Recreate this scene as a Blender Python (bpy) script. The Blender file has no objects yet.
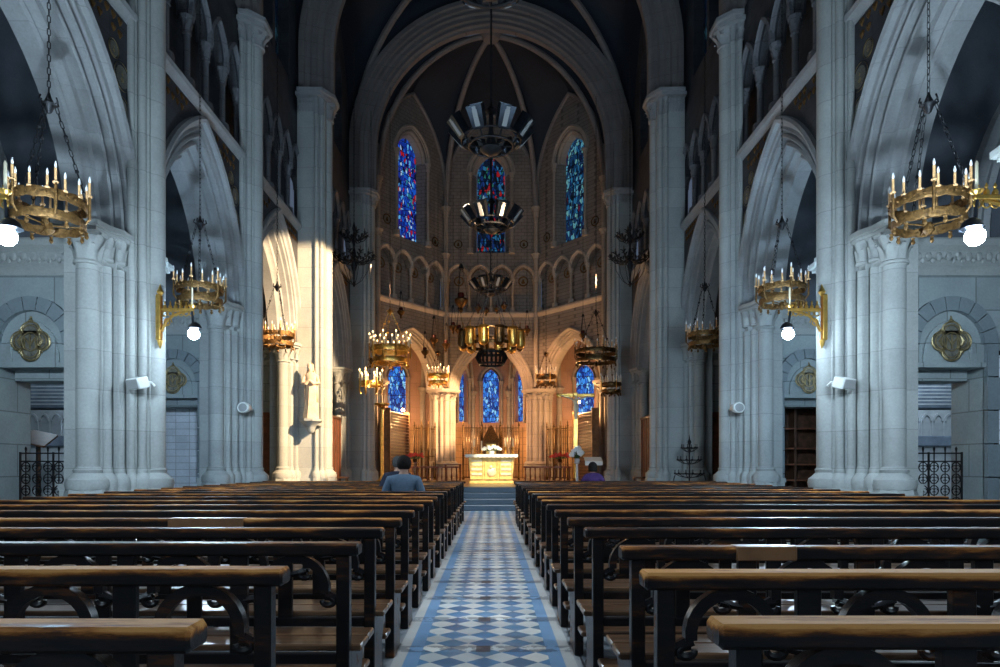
import bpy, bmesh, math, random
from mathutils import Vector, Matrix
PI = math.pi
sin, cos, sqrt = math.sin, math.cos, math.sqrt
random.seed(7)
scene = bpy.context.scene
COL = scene.collection
H = 1.28            # eye height
F = 667.0           # focal length in pixels of the 1000 px frame


def at(px, py, Y):
    """world point at depth Y seen at photo pixel px, py"""
    return ((px - 491.0) * Y / F, Y, H + (466.0 - py) * Y / F)


# ------------------------------------------------------------------ materials
MATS = {}


def new_mat(name):
    m = bpy.data.materials.new(name)
    m.use_nodes = True
    nt = m.node_tree
    for n in list(nt.nodes):
        nt.nodes.remove(n)
    out = nt.nodes.new('ShaderNodeOutputMaterial')
    b = nt.nodes.new('ShaderNodeBsdfPrincipled')
    nt.links.new(b.outputs[0], out.inputs[0])
    MATS[name] = m
    return m, nt, b


def rgb(c):
    return (c[0], c[1], c[2], 1.0)


def mixnode(nt, fac, a, b, blend='MIX'):
    n = nt.nodes.new('ShaderNodeMix')
    n.data_type = 'RGBA'
    n.blend_type = blend
    for sock, val in ((n.inputs[0], fac), (n.inputs[6], a), (n.inputs[7], b)):
        if hasattr(val, 'links'):
            nt.links.new(val, sock)
        elif isinstance(val, (int, float)):
            sock.default_value = val
        else:
            sock.default_value = rgb(val)
    return n.outputs[2]


def mathn(nt, op, a, b=None, c=None):
    n = nt.nodes.new('ShaderNodeMath')
    n.operation = op
    for i, v in enumerate((a, b, c)):
        if v is None:
            continue
        if hasattr(v, 'links'):
            nt.links.new(v, n.inputs[i])
        else:
            n.inputs[i].default_value = v
    return n.outputs[0]


def noise(nt, vec, scale, detail=4, rough=0.55):
    n = nt.nodes.new('ShaderNodeTexNoise')
    n.inputs['Scale'].default_value = scale
    n.inputs['Detail'].default_value = detail
    n.inputs['Roughness'].default_value = rough
    if vec is not None:
        nt.links.new(vec, n.inputs['Vector'])
    return n


def ramp(nt, fac, stops, interp='LINEAR'):
    n = nt.nodes.new('ShaderNodeValToRGB')
    n.color_ramp.interpolation = interp
    el = n.color_ramp.elements
    el[0].position = stops[0][0]
    el[0].color = rgb(stops[0][1])
    el[1].position = stops[-1][0]
    el[1].color = rgb(stops[-1][1])
    for p, c in stops[1:-1]:
        e = el.new(p)
        e.color = rgb(c)
    nt.links.new(fac, n.inputs[0])
    return n.outputs[0]


def position(nt):
    return nt.nodes.new('ShaderNodeNewGeometry').outputs['Position']


def bump(nt, b, height, strength=0.3, dist=0.02):
    n = nt.nodes.new('ShaderNodeBump')
    n.inputs['Strength'].default_value = strength
    n.inputs['Distance'].default_value = dist
    nt.links.new(height, n.inputs['Height'])
    nt.links.new(n.outputs[0], b.inputs['Normal'])


def stone(name, col, dark=0.6, bw=0.75, bh=0.5, mortar=0.012, mdark=0.55, rough=0.75, stain=0.5, axis='sum', offs=0.5):
    m, nt, b = new_mat(name)
    pos = position(nt)
    sep = nt.nodes.new('ShaderNodeSeparateXYZ')
    nt.links.new(pos, sep.inputs[0])
    com = nt.nodes.new('ShaderNodeCombineXYZ')
    along = mathn(nt, 'ADD', sep.outputs[0], sep.outputs[1])
    nt.links.new(along, com.inputs[0])
    nt.links.new(sep.outputs[2], com.inputs[1])
    br = nt.nodes.new('ShaderNodeTexBrick')
    nt.links.new(com.outputs[0], br.inputs['Vector'])
    br.offset = offs
    br.inputs['Scale'].default_value = 1
    br.inputs['Brick Width'].default_value = bw
    br.inputs['Row Height'].default_value = bh
    br.inputs['Mortar Size'].default_value = mortar
    br.inputs['Mortar Smooth'].default_value = 0.3
    br.inputs['Bias'].default_value = 0.0
    c2 = tuple(c * 0.86 for c in col)
    br.inputs['Color1'].default_value = rgb(col)
    br.inputs['Color2'].default_value = rgb(c2)
    br.inputs['Mortar'].default_value = rgb(tuple(c * mdark for c in col))
    n1 = noise(nt, pos, 1.6, 6, 0.62)
    st = ramp(nt, n1.outputs[0], [(0.35, (dark, dark, dark * 1.03)), (0.62, (1, 1, 1))])
    c = mixnode(nt, stain, br.outputs['Color'], st, 'MULTIPLY')
    n2 = noise(nt, pos, 26, 3)
    g = ramp(nt, n2.outputs[0], [(0.3, (0.86, 0.86, 0.86)), (0.7, (1.08, 1.08, 1.08))])
    c = mixnode(nt, 0.6, c, g, 'MULTIPLY')
    nt.links.new(c, b.inputs['Base Color'])
    b.inputs['Roughness'].default_value = rough
    bump(nt, b, n2.outputs[0], 0.25, 0.01)
    return m


def plain(name, col, rough=0.5, metal=0.0, var=0.25, scale=12, spec=None, bumps=0.0):
    m, nt, b = new_mat(name)
    tc = nt.nodes.new('ShaderNodeTexCoord')
    n = noise(nt, tc.outputs['Object'], scale, 4)
    g = ramp(nt, n.outputs[0], [(0.3, tuple(c * (1 - var) for c in col)), (0.7, tuple(min(1, c * (1 + var)) for c in col))])
    nt.links.new(g, b.inputs['Base Color'])
    b.inputs['Roughness'].default_value = rough
    b.inputs['Metallic'].default_value = metal
    if spec is not None:
        b.inputs['Specular IOR Level'].default_value = spec
    if bumps:
        bump(nt, b, n.outputs[0], bumps, 0.02)
    return m


def emit(name, col, strength):
    m, nt, b = new_mat(name)
    b.inputs['Base Color'].default_value = rgb(col)
    b.inputs['Emission Color'].default_value = rgb(col)
    b.inputs['Emission Strength'].default_value = strength
    return m


stone('pier_stone', (0.38, 0.40, 0.385), bw=40, bh=0.62, mortar=0.008, mdark=0.72, stain=0.35)
stone('arch_stone', (0.34, 0.355, 0.36), bw=40, bh=0.5, mortar=0.006, mdark=0.8, stain=0.5)
stone('chapel_stone', (0.33, 0.385, 0.39), bw=0.95, bh=0.55, mortar=0.012, mdark=0.5, stain=0.45)
stone('surround_stone', (0.21, 0.255, 0.275), bw=40, bh=40, mortar=0, mdark=1, stain=0.4)
stone('upper_stone', (0.17, 0.175, 0.19), bw=0.6, bh=0.4, mortar=0.01, mdark=0.6, stain=0.6)
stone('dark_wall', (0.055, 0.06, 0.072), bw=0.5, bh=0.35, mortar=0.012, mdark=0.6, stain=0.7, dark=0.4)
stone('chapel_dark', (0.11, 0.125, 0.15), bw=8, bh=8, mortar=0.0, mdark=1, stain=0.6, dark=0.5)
stone('apse_stone', (0.36, 0.31, 0.26), bw=30, bh=0.55, mortar=0.008, mdark=0.6, stain=0.5)
stone('apse_wall', (0.23, 0.20, 0.175), bw=0.32, bh=0.16, mortar=0.014, mdark=0.5, stain=0.6)
stone('ambulatory_wall', (0.42, 0.25, 0.175), bw=1.0, bh=0.6, mortar=0.01, mdark=0.7, stain=0.4)
stone('plaque_wall', (0.36, 0.215, 0.115), bw=0.26, bh=0.34, mortar=0.016, mdark=0.4, stain=0.5, offs=0.0)
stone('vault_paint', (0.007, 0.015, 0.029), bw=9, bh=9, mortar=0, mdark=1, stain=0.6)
stone('rib_stone', (0.20, 0.185, 0.18), bw=30, bh=0.5, mortar=0.008, mdark=0.6, stain=0.4)
stone('marble_plaques', (0.82, 0.85, 0.90), bw=0.34, bh=0.17, mortar=0.008, mdark=0.5, stain=0.45, offs=0.0, rough=0.35)
stone('step_stone', (0.11, 0.15, 0.19), bw=1.6, bh=4, mortar=0.006, mdark=0.6, stain=0.5, rough=0.4)
stone('choir_floor', (0.30, 0.22, 0.15), bw=0.5, bh=9, mortar=0.01, mdark=0.6, stain=0.4, rough=0.3)
plain('white_marble', (0.62, 0.64, 0.66), 0.35, var=0.15, scale=5)
plain('grey_marble', (0.20, 0.24, 0.30), 0.35, var=0.35, scale=4)
plain('gold', (0.75, 0.46, 0.12), 0.32, 1.0, 0.25, 9)
plain('old_gold', (0.15, 0.078, 0.024), 0.55, 0.7, 0.6, 22, bumps=0.8)
plain('bronze', (0.10, 0.06, 0.026), 0.4, 1.0, 0.4, 10)
plain('iron', (0.018, 0.019, 0.022), 0.5, 0.6, 0.3, 20)
plain('steel', (0.06, 0.072, 0.09), 0.35, 1.0, 0.3, 6)
plain('candle_sleeve', (0.62, 0.36, 0.16), 0.5, 0.0, 0.2, 30)
plain('wax', (0.80, 0.72, 0.52), 0.45, 0, 0.06, 8)
plain('bulb_glass', (0.80, 0.82, 0.84), 0.15, 0, 0.04, 8)
plain('statue_plaster', (0.60, 0.47, 0.34), 0.6, 0, 0.2, 6)
plain('speaker_white', (0.70, 0.72, 0.70), 0.45, 0, 0.05, 6)
plain('speaker_grille', (0.30, 0.31, 0.31), 0.6, 0, 0.1, 90)
plain('red_wood', (0.17, 0.055, 0.025), 0.4, 0, 0.4, 6)
plain('brown_wood', (0.085, 0.038, 0.02), 0.4, 0, 0.5, 7)
plain('tan_wood', (0.19, 0.095, 0.04), 0.4, 0, 0.4, 7)
plain('patch_wood', (0.24, 0.11, 0.042), 0.38, 0, 0.2, 9)
plain('cloth_white', (0.82, 0.80, 0.74), 0.8, 0, 0.04, 9)
plain('altar_gold', (0.86, 0.60, 0.22), 0.45, 0.25, 0.25, 7, bumps=0.6)
plain('altar_relief', (0.80, 0.72, 0.52), 0.5, 0.1, 0.2, 10)
plain('petal_white', (0.86, 0.88, 0.86), 0.6, 0, 0.06, 20)
plain('petal_red', (0.62, 0.045, 0.03), 0.6, 0, 0.3, 20)
plain('leaf_green', (0.045, 0.11, 0.04), 0.6, 0, 0.4, 15)
plain('shirt_blue', (0.085, 0.135, 0.195), 0.85, 0, 0.12, 25, bumps=0.3)
plain('jacket_navy', (0.012, 0.016, 0.035), 0.8, 0, 0.2, 25)
plain('top_purple', (0.05, 0.018, 0.10), 0.85, 0, 0.2, 25)
plain('trousers_dark', (0.02, 0.022, 0.028), 0.85, 0, 0.2, 25)
plain('skin', (0.46, 0.26, 0.18), 0.55, 0, 0.08, 10)
plain('hair_dark', (0.012, 0.009, 0.008), 0.8, 0, 0.4, 40, spec=0.15)
plain('hair_grey', (0.07, 0.07, 0.07), 0.8, 0, 0.4, 40, spec=0.15)
plain('shoe_black', (0.012, 0.012, 0.012), 0.4, 0, 0.2, 20)
plain('red_glass', (0.05, 0.008, 0.006), 0.25, 0, 0.2, 10)
plain('medal_face', (0.17, 0.16, 0.13), 0.55, 0.3, 0.6, 16)
plain('faded_gold', (0.40, 0.32, 0.17), 0.5, 0.8, 0.3, 12)
emit('lamp_cool', (0.72, 0.86, 1.0), 60)
emit('lamp_warm', (1.0, 0.62, 0.28), 40)
emit('bulb_lit', (1.0, 0.66, 0.30), 5)


def pew_wood():
    m, nt, b = new_mat('pew_wood')
    tc = nt.nodes.new('ShaderNodeTexCoord')
    oi = nt.nodes.new('ShaderNodeObjectInfo')
    mp = nt.nodes.new('ShaderNodeMapping')
    mp.inputs['Scale'].default_value = (1.6, 9, 9)
    off = nt.nodes.new('ShaderNodeVectorMath')
    off.operation = 'ADD'
    sc = nt.nodes.new('ShaderNodeVectorMath')
    sc.operation = 'SCALE'
    sc.inputs[0].default_value = (37, 11, 5)
    nt.links.new(oi.outputs['Random'], sc.inputs['Scale'])
    nt.links.new(tc.outputs['Object'], mp.inputs[0])
    nt.links.new(mp.outputs[0], off.inputs[0])
    nt.links.new(sc.outputs[0], off.inputs[1])
    n1 = noise(nt, off.outputs[0], 1.3, 7, 0.68)
    n2 = noise(nt, off.outputs[0], 6, 5, 0.7)
    sep = nt.nodes.new('ShaderNodeSeparateXYZ')
    nt.links.new(tc.outputs['Object'], sep.inputs[0])
    # bare wood along the handled top edge of the rail; how worn a piece is comes from its object colour
    edge = nt.nodes.new('ShaderNodeMapRange')
    edge.inputs[1].default_value = 0.900
    edge.inputs[2].default_value = 0.925
    edge.inputs[3].default_value = 0.0
    edge.inputs[4].default_value = 0.42
    nt.links.new(sep.outputs[2], edge.inputs[0])
    osep = nt.nodes.new('ShaderNodeSeparateColor')
    nt.links.new(oi.outputs['Color'], osep.inputs[0])
    wear = osep.outputs[0]
    w = mathn(nt, 'ADD', n1.outputs[0], mathn(nt, 'MULTIPLY', edge.outputs[0], wear))
    w = mathn(nt, 'ADD', w, mathn(nt, 'MULTIPLY', n2.outputs[0], 0.24))
    w = mathn(nt, 'ADD', w, mathn(nt, 'MULTIPLY', wear, 0.05))
    c = ramp(nt, w, [(0.64, (0.007, 0.006, 0.006)), (0.73, (0.022, 0.011, 0.008)), (0.81, (0.10, 0.036, 0.012)), (0.90, (0.36, 0.135, 0.034)), (1.0, (0.58, 0.27, 0.08))])
    nt.links.new(c, b.inputs['Base Color'])
    r = nt.nodes.new('ShaderNodeMapRange')
    r.inputs[1].default_value = 0.72
    r.inputs[2].default_value = 0.86
    r.inputs[3].default_value = 0.30
    r.inputs[4].default_value = 0.62
    nt.links.new(w, r.inputs[0])
    nt.links.new(r.outputs[0], b.inputs['Roughness'])
    sp = nt.nodes.new('ShaderNodeMapRange')
    sp.inputs[1].default_value = 0.72
    sp.inputs[2].default_value = 0.86
    sp.inputs[3].default_value = 0.32
    sp.inputs[4].default_value = 0.07
    nt.links.new(w, sp.inputs[0])
    nt.links.new(sp.outputs[0], b.inputs['Specular IOR Level'])
    bump(nt, b, n2.outputs[0], 0.25, 0.006)


pew_wood()


def seat_wood():
    m, nt, b = new_mat('seat_wood')
    tc = nt.nodes.new('ShaderNodeTexCoord')
    mp = nt.nodes.new('ShaderNodeMapping')
    mp.inputs['Scale'].default_value = (0.7, 10, 10)
    nt.links.new(tc.outputs['Object'], mp.inputs[0])
    n1 = noise(nt, mp.outputs[0], 2.0, 6, 0.65)
    c = ramp(nt, n1.outputs[0], [(0.36, (0.025, 0.012, 0.007)), (0.52, (0.085, 0.042, 0.02)), (0.72, (0.20, 0.105, 0.052))])
    nt.links.new(c, b.inputs['Base Color'])
    b.inputs['Roughness'].default_value = 0.28
    bump(nt, b, n1.outputs[0], 0.15, 0.004)


seat_wood()


def aisle_tiles():
    m, nt, b = new_mat('aisle_tiles')
    pos = position(nt)
    sep = nt.nodes.new('ShaderNodeSeparateXYZ')
    nt.links.new(pos, sep.inputs[0])
    x = mathn(nt, 'ADD', sep.outputs[0], 0.045)
    y = sep.outputs[1]
    dg = 0.235                        # tile diagonal
    u = mathn(nt, 'DIVIDE', mathn(nt, 'ADD', x, y), dg)
    v = mathn(nt, 'DIVIDE', mathn(nt, 'SUBTRACT', x, y), dg)
    fu = mathn(nt, 'FLOOR', u)
    fv = mathn(nt, 'FLOOR', v)
    par = mathn(nt, 'MODULO', mathn(nt, 'ADD', mathn(nt, 'ADD', fu, fv), 4000), 2.0)
    com = nt.nodes.new('ShaderNodeCombineXYZ')
    nt.links.new(fu, com.inputs[0])
    nt.links.new(fv, com.inputs[1])
    wn = nt.nodes.new('ShaderNodeTexWhiteNoise')
    nt.links.new(com.outputs[0], wn.inputs['Vector'])
    light = ramp(nt, wn.outputs[0], [(0.0, (0.70, 0.71, 0.66)), (0.6, (0.55, 0.60, 0.60)), (1.0, (0.78, 0.77, 0.70))])
    dark = ramp(nt, wn.outputs[0], [(0.0, (0.09, 0.25, 0.45)), (0.5, (0.14, 0.31, 0.48)), (0.8, (0.10, 0.20, 0.29)), (1.0, (0.07, 0.20, 0.38))])
    c = mixnode(nt, par, light, dark)
    # blue border stripes
    ax = mathn(nt, 'ABSOLUTE', x)
    st = mathn(nt, 'MULTIPLY', mathn(nt, 'GREATER_THAN', ax, 0.43), mathn(nt, 'LESS_THAN', ax, 0.525))
    c = mixnode(nt, st, c, (0.20, 0.36, 0.56))
    outer = mathn(nt, 'GREATER_THAN', ax, 0.525)
    c = mixnode(nt, outer, c, (0.55, 0.56, 0.54))
    # dark cross joints and worn slate inserts on the axis
    yy = mathn(nt, 'FRACT', mathn(nt, 'DIVIDE', mathn(nt, 'ADD', y, 0.28), 0.9))
    yc = mathn(nt, 'ABSOLUTE', mathn(nt, 'SUBTRACT', yy, 0.5))
    n1 = noise(nt, pos, 5.5, 5, 0.65)
    band = mathn(nt, 'MULTIPLY', mathn(nt, 'LESS_THAN', yc, 0.09), mathn(nt, 'GREATER_THAN', n1.outputs[0], 0.46))
    c = mixnode(nt, mathn(nt, 'MULTIPLY', band, 0.6), c, (0.06, 0.075, 0.095))
    sq = mathn(nt, 'MULTIPLY', mathn(nt, 'LESS_THAN', mathn(nt, 'ABSOLUTE', mathn(nt, 'ADD', x, 0.01)), 0.05), mathn(nt, 'LESS_THAN', yc, 0.09))
    c = mixnode(nt, mathn(nt, 'MULTIPLY', sq, 0.85), c, (0.045, 0.05, 0.06))
    n2 = noise(nt, pos, 1.1, 5, 0.6)
    g = ramp(nt, n2.outputs[0], [(0.3, (0.62, 0.64, 0.66)), (0.65, (1, 1, 1))])
    c = mixnode(nt, 0.8, c, g, 'MULTIPLY')
    nt.links.new(c, b.inputs['Base Color'])
    r = nt.nodes.new('ShaderNodeMapRange')
    r.inputs[3].default_value = 0.2
    r.inputs[4].default_value = 0.45
    nt.links.new(n1.outputs[0], r.inputs[0])
    nt.links.new(r.outputs[0], b.inputs['Roughness'])


aisle_tiles()


def floor_slabs():
    m, nt, b = new_mat('floor_slabs')
    pos = position(nt)
    br = nt.nodes.new('ShaderNodeTexBrick')
    nt.links.new(pos, br.inputs['Vector'])
    br.inputs['Scale'].default_value = 1
    br.inputs['Brick Width'].default_value = 0.6
    br.inputs['Row Height'].default_value = 0.6
    br.inputs['Mortar Size'].default_value = 0.008
    br.offset = 0
    br.inputs['Color1'].default_value = rgb((0.40, 0.42, 0.43))
    br.inputs['Color2'].default_value = rgb((0.27, 0.30, 0.33))
    br.inputs['Mortar'].default_value = rgb((0.12, 0.12, 0.12))
    n1 = noise(nt, pos, 2.2, 5)
    g = ramp(nt, n1.outputs[0], [(0.3, (0.6, 0.6, 0.6)), (0.7, (1, 1, 1))])
    c = mixnode(nt, 0.7, br.outputs[0], g, 'MULTIPLY')
    nt.links.new(c, b.inputs['Base Color'])
    b.inputs['Roughness'].default_value = 0.28


floor_slabs()


def stained(name, strength, stops, scale, seed):
    m, nt, b = new_mat(name)
    tc = nt.nodes.new('ShaderNodeTexCoord')
    mp = nt.nodes.new('ShaderNodeMapping')
    mp.inputs['Location'].default_value = (seed * 3.7, seed * 1.3, 0)
    mp.inputs['Scale'].default_value = (1.0, 0.45, 1)
    nt.links.new(tc.outputs['UV'], mp.inputs[0])
    vo = nt.nodes.new('ShaderNodeTexVoronoi')
    vo.voronoi_dimensions = '2D'
    vo.inputs['Scale'].default_value = scale
    nt.links.new(mp.outputs[0], vo.inputs['Vector'])
    ve = nt.nodes.new('ShaderNodeTexVoronoi')
    ve.voronoi_dimensions = '2D'
    ve.feature = 'DISTANCE_TO_EDGE'
    ve.inputs['Scale'].default_value = scale
    nt.links.new(mp.outputs[0], ve.inputs['Vector'])
    sep = nt.nodes.new('ShaderNodeSeparateColor')
    nt.links.new(vo.outputs['Color'], sep.inputs[0])
    nz = noise(nt, mp.outputs[0], 1.7, 2)
    f = mathn(nt, 'ADD', mathn(nt, 'MULTIPLY', sep.outputs[0], 0.75), mathn(nt, 'MULTIPLY', mathn(nt, 'SUBTRACT', nz.outputs[0], 0.35), 0.8))
    c = ramp(nt, f, stops, 'CONSTANT')
    lead = mathn(nt, 'GREATER_THAN', ve.outputs['Distance'], 0.055)
    c = mixnode(nt, lead, (0, 0, 0.002), c)
    # saddle bars every 0.45 m
    su = nt.nodes.new('ShaderNodeSeparateXYZ')
    nt.links.new(tc.outputs['UV'], su.inputs[0])
    fr = mathn(nt, 'FRACT', mathn(nt, 'DIVIDE', su.outputs[1], 0.48))
    bar = mathn(nt, 'GREATER_THAN', fr, 0.06)
    c = mixnode(nt, bar, (0, 0, 0.002), c)
    nt.links.new(c, b.inputs['Emission Color'])
    b.inputs['Emission Strength'].default_value = strength
    b.inputs['Base Color'].default_value = (0.01, 0.01, 0.02, 1)
    b.inputs['Roughness'].default_value = 0.2


BL = [(0.0, (0.004, 0.006, 0.03)), (0.16, (0.005, 0.03, 0.30)), (0.30, (0.01, 0.10, 0.62)), (0.42, (0.006, 0.02, 0.22)),
      (0.50, (0.10, 0.42, 0.85)), (0.56, (0.02, 0.01, 0.25)), (0.64, (0.45, 0.62, 0.80)), (0.68, (0.01, 0.05, 0.42)), (0.78, (0.42, 0.012, 0.02)), (0.88, (0.02, 0.2, 0.30)), (1.0, (0.3, 0.2, 0.05))]
CY = [(0.0, (0.003, 0.01, 0.02)), (0.18, (0.008, 0.05, 0.14)), (0.34, (0.02, 0.16, 0.34)), (0.46, (0.004, 0.012, 0.04)),
      (0.56, (0.10, 0.36, 0.52)), (0.64, (0.01, 0.03, 0.10)), (0.74, (0.16, 0.42, 0.42)), (0.8, (0.005, 0.03, 0.12)), (0.92, (0.12, 0.01, 0.02)), (1.0, (0.02, 0.1, 0.12))]
CE = [(0.0, (0.002, 0.006, 0.014)), (0.22, (0.006, 0.03, 0.14)), (0.38, (0.004, 0.012, 0.03)), (0.5, (0.02, 0.14, 0.30)),
      (0.58, (0.003, 0.01, 0.03)), (0.66, (0.34, 0.01, 0.015)), (0.74, (0.02, 0.16, 0.12)), (0.82, (0.01, 0.04, 0.18)), (0.93, (0.2, 0.36, 0.45)), (1.0, (0.01, 0.01, 0.02))]
LO = [(0.0, (0.004, 0.03, 0.22)), (0.25, (0.02, 0.14, 0.62)), (0.45, (0.05, 0.30, 0.85)), (0.55, (0.01, 0.05, 0.30)), (0.66, (0.25, 0.60, 0.92)),
      (0.75, (0.02, 0.12, 0.55)), (0.9, (0.30, 0.22, 0.30)), (1.0, (0.35, 0.05, 0.1))]
stained('glass_blue', 0.8, BL, 9.5, 1)
stained('glass_cyan', 0.62, CY, 9.5, 2)
stained('glass_deep', 0.7, CE, 9.5, 3)
stained('glass_low', 1.0, LO, 8.5, 4)
stained('glass_dim', 0.12, CY, 6.0, 5)


# ------------------------------------------------------------------ mesh helper
class MB:
    def __init__(self):
        self.v, self.f, self.uv = [], [], {}

    def add(self, vs, fs):
        o = len(self.v)
        self.v.extend([tuple(p) for p in vs])
        self.f.extend([tuple(i + o for i in f) for f in fs])
        return o

    def box(self, x0, x1, y0, y1, z0, z1, xf=None):
        vs = [(x, y, z) for z in (z0, z1) for y in (y0, y1) for x in (x0, x1)]
        if xf:
            vs = [xf(*p) for p in vs]
        self.add(vs, [(0, 2, 3, 1), (4, 5, 7, 6), (0, 1, 5, 4), (2, 6, 7, 3), (0, 4, 6, 2), (1, 3, 7, 5)])

    def bbox(self, x0, x1, y0, y1, z0, z1, c=0.01, xf=None):
        """box with chamfered edges along its longest axis and ends"""
        d = [x1 - x0, y1 - y0, z1 - z0]
        ax = d.index(max(d))
        lo, hi = [x0, y0, z0], [x1, y1, z1]
        a, b_ = [i for i in range(3) if i != ax]

        def ring(t, k):
            A0, A1, B0, B1 = lo[a] + k, hi[a] - k, lo[b_] + k, hi[b_] - k
            cc = c
            pts = [(A0 + cc, B0), (A1 - cc, B0), (A1, B0 + cc), (A1, B1 - cc), (A1 - cc, B1), (A0 + cc, B1), (A0, B1 - cc), (A0, B0 + cc)]
            r = []
            for p, q in pts:
                w = [0, 0, 0]
                w[ax], w[a], w[b_] = t, p, q
                r.append(xf(*w) if xf else tuple(w))
            return r
        self.loft([ring(lo[ax], c * 0.8), ring(lo[ax] + c, 0), ring(hi[ax] - c, 0), ring(hi[ax], c * 0.8)])

    def loft(self, rings, cap=True, closed=True):
        n = len(rings[0])
        o = len(self.v)
        for r in rings:
            self.v.extend([tuple(p) for p in r])
        for i in range(len(rings) - 1):
            for j in range(n if closed else n - 1):
                k = (j + 1) % n
                self.f.append((o + i * n + j, o + i * n + k, o + (i + 1) * n + k, o + (i + 1) * n + j))
        if cap and closed:
            self.f.append(tuple(o + j for j in reversed(range(n))))
            m = o + (len(rings) - 1) * n
            self.f.append(tuple(m + j for j in range(n)))

    def grid(self, rows):
        self.loft(rows, cap=False, closed=False)

    def prism(self, poly, z0, z1, xf=None):
        r0 = [(p[0], p[1], z0) for p in poly]
        r1 = [(p[0], p[1], z1) for p in poly]
        if xf:
            r0 = [xf(*p) for p in r0]
            r1 = [xf(*p) for p in r1]
        self.loft([r0, r1])

    def lathe(self, prof, c=(0, 0, 0), n=16, xf=None, a0=0.0, sx=1, sy=1):
        rings = []
        for r, z in prof:
            ring = []
            for j in range(n):
                t = a0 + 2 * PI * j / n
                p = (c[0] + r * cos(t) * sx, c[1] + r * sin(t) * sy, c[2] + z)
                ring.append(xf(*p) if xf else p)
            rings.append(ring)
        self.loft(rings)

    def tube(self, path, r, n=8, closed=False, cap=True):
        P = [Vector(p) for p in path]
        m = len(P)
        rs = r if isinstance(r, (list, tuple)) else [r] * m
        rings = []
        prev = None
        for i in range(m):
            if closed:
                t = P[(i + 1) % m] - P[i - 1]
            else:
                t = P[min(i + 1, m - 1)] - P[max(i - 1, 0)]
            if t.length < 1e-9:
                t = Vector((0, 0, 1))
            t.normalize()
            if prev is None:
                up = Vector((0, 0, 1)) if abs(t.z) < 0.9 else Vector((1, 0, 0))
                a = t.cross(up).normalized()
            else:
                a = (prev - t * prev.dot(t))
                a = a.normalized() if a.length > 1e-6 else t.orthogonal().normalized()
            prev = a
            b = t.cross(a)
            rings.append([tuple(P[i] + (a * cos(2 * PI * j / n) + b * sin(2 * PI * j / n)) * rs[i]) for j in range(n)])
        if closed:
            rings.append(rings[0])
            self.loft(rings, cap=False)
        else:
            self.loft(rings, cap=cap)

    def ball(self, c, rx, ry=None, rz=None, n=12, m=8, f=None):
        ry = ry or rx
        rz = rz or rx
        rings = []
        for i in range(1, m):
            ph = -PI / 2 + PI * i / m
            rings.append([(c[0] + rx * cos(ph) * cos(2 * PI * j / n), c[1] + ry * cos(ph) * sin(2 * PI * j / n), c[2] + rz * sin(ph)) for j in range(n)])
        if f:
            rings = [[f(p) for p in r] for r in rings]
        self.loft(rings)

    def build(self, name, mat, parent=None, sharp=38):
        me = bpy.data.meshes.new(name)
        me.from_pydata(self.v, [], self.f)
        bm = bmesh.new()
        bm.from_mesh(me)
        bmesh.ops.recalc_face_normals(bm, faces=bm.faces)
        bm.to_mesh(me)
        bm.free()
        me.polygons.foreach_set('use_smooth', [True] * len(me.polygons))
        me.set_sharp_from_angle(angle=math.radians(sharp))
        me.materials.append(MATS[mat])
        o = bpy.data.objects.new(name, me)
        COL.objects.link(o)
        if parent is not None:
            o.parent = parent
        return o


def tag(o, label, cat, group=None, kind=None):
    o['label'] = label
    o['category'] = cat
    if group:
        o['group'] = group
    if kind:
        o['kind'] = kind
    return o


def thing(name, label, cat, loc=(0, 0, 0), rz=0.0, group=None, kind=None):
    o = bpy.data.objects.new(name, None)
    o.empty_display_size = 0.1
    COL.objects.link(o)
    o.location = loc
    o.rotation_euler = (0, 0, rz)
    return tag(o, label, cat, group, kind)


def struct(name, label, cat):
    return thing(name, label, cat, kind='structure')


def dup(root, loc, label, rz=None, group=None, scale=None):
    r = root.copy()
    COL.objects.link(r)
    r.location = loc
    if rz is not None:
        r.rotation_euler = (0, 0, rz)
    if scale is not None:
        r.scale = (scale,) * 3
    r['label'] = label
    if group:
        r['group'] = group
    for ch in list(root.children):
        c = ch.copy()
        COL.objects.link(c)
        c.parent = r
        for g in list(ch.children):
            d = g.copy()
            COL.objects.link(d)
            d.parent = c
    return r


# ------------------------------------------------------------------ gothic helpers
def parch(a, h, d=0.0, n=12):
    """pointed arch as (u, w) points left to right; d offsets the arc outwards"""
    R = (a * a + h * h) / (2 * a)
    cx = R - a                     # centre of the right-hand arc lies at -cx
    Rd = R + d
    tm = math.acos(min(1, cx / Rd)) if cx > 0 else PI / 2
    right = [(-cx + Rd * cos(tm * i / n), Rd * sin(tm * i / n)) for i in range(n + 1)]
    left = [(-u, w) for u, w in right]
    return left[:-1] + right[::-1]


def arch_sweep(mb, mp, uc, a, h, zs, prof, n=12):
    """prof: list of (delta, depth)"""
    curves = []
    for d, dep in prof:
        curves.append([mp(uc + u, dep, zs + w) for u, w in parch(a, h, d, n)])
    mb.grid(curves)


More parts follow.
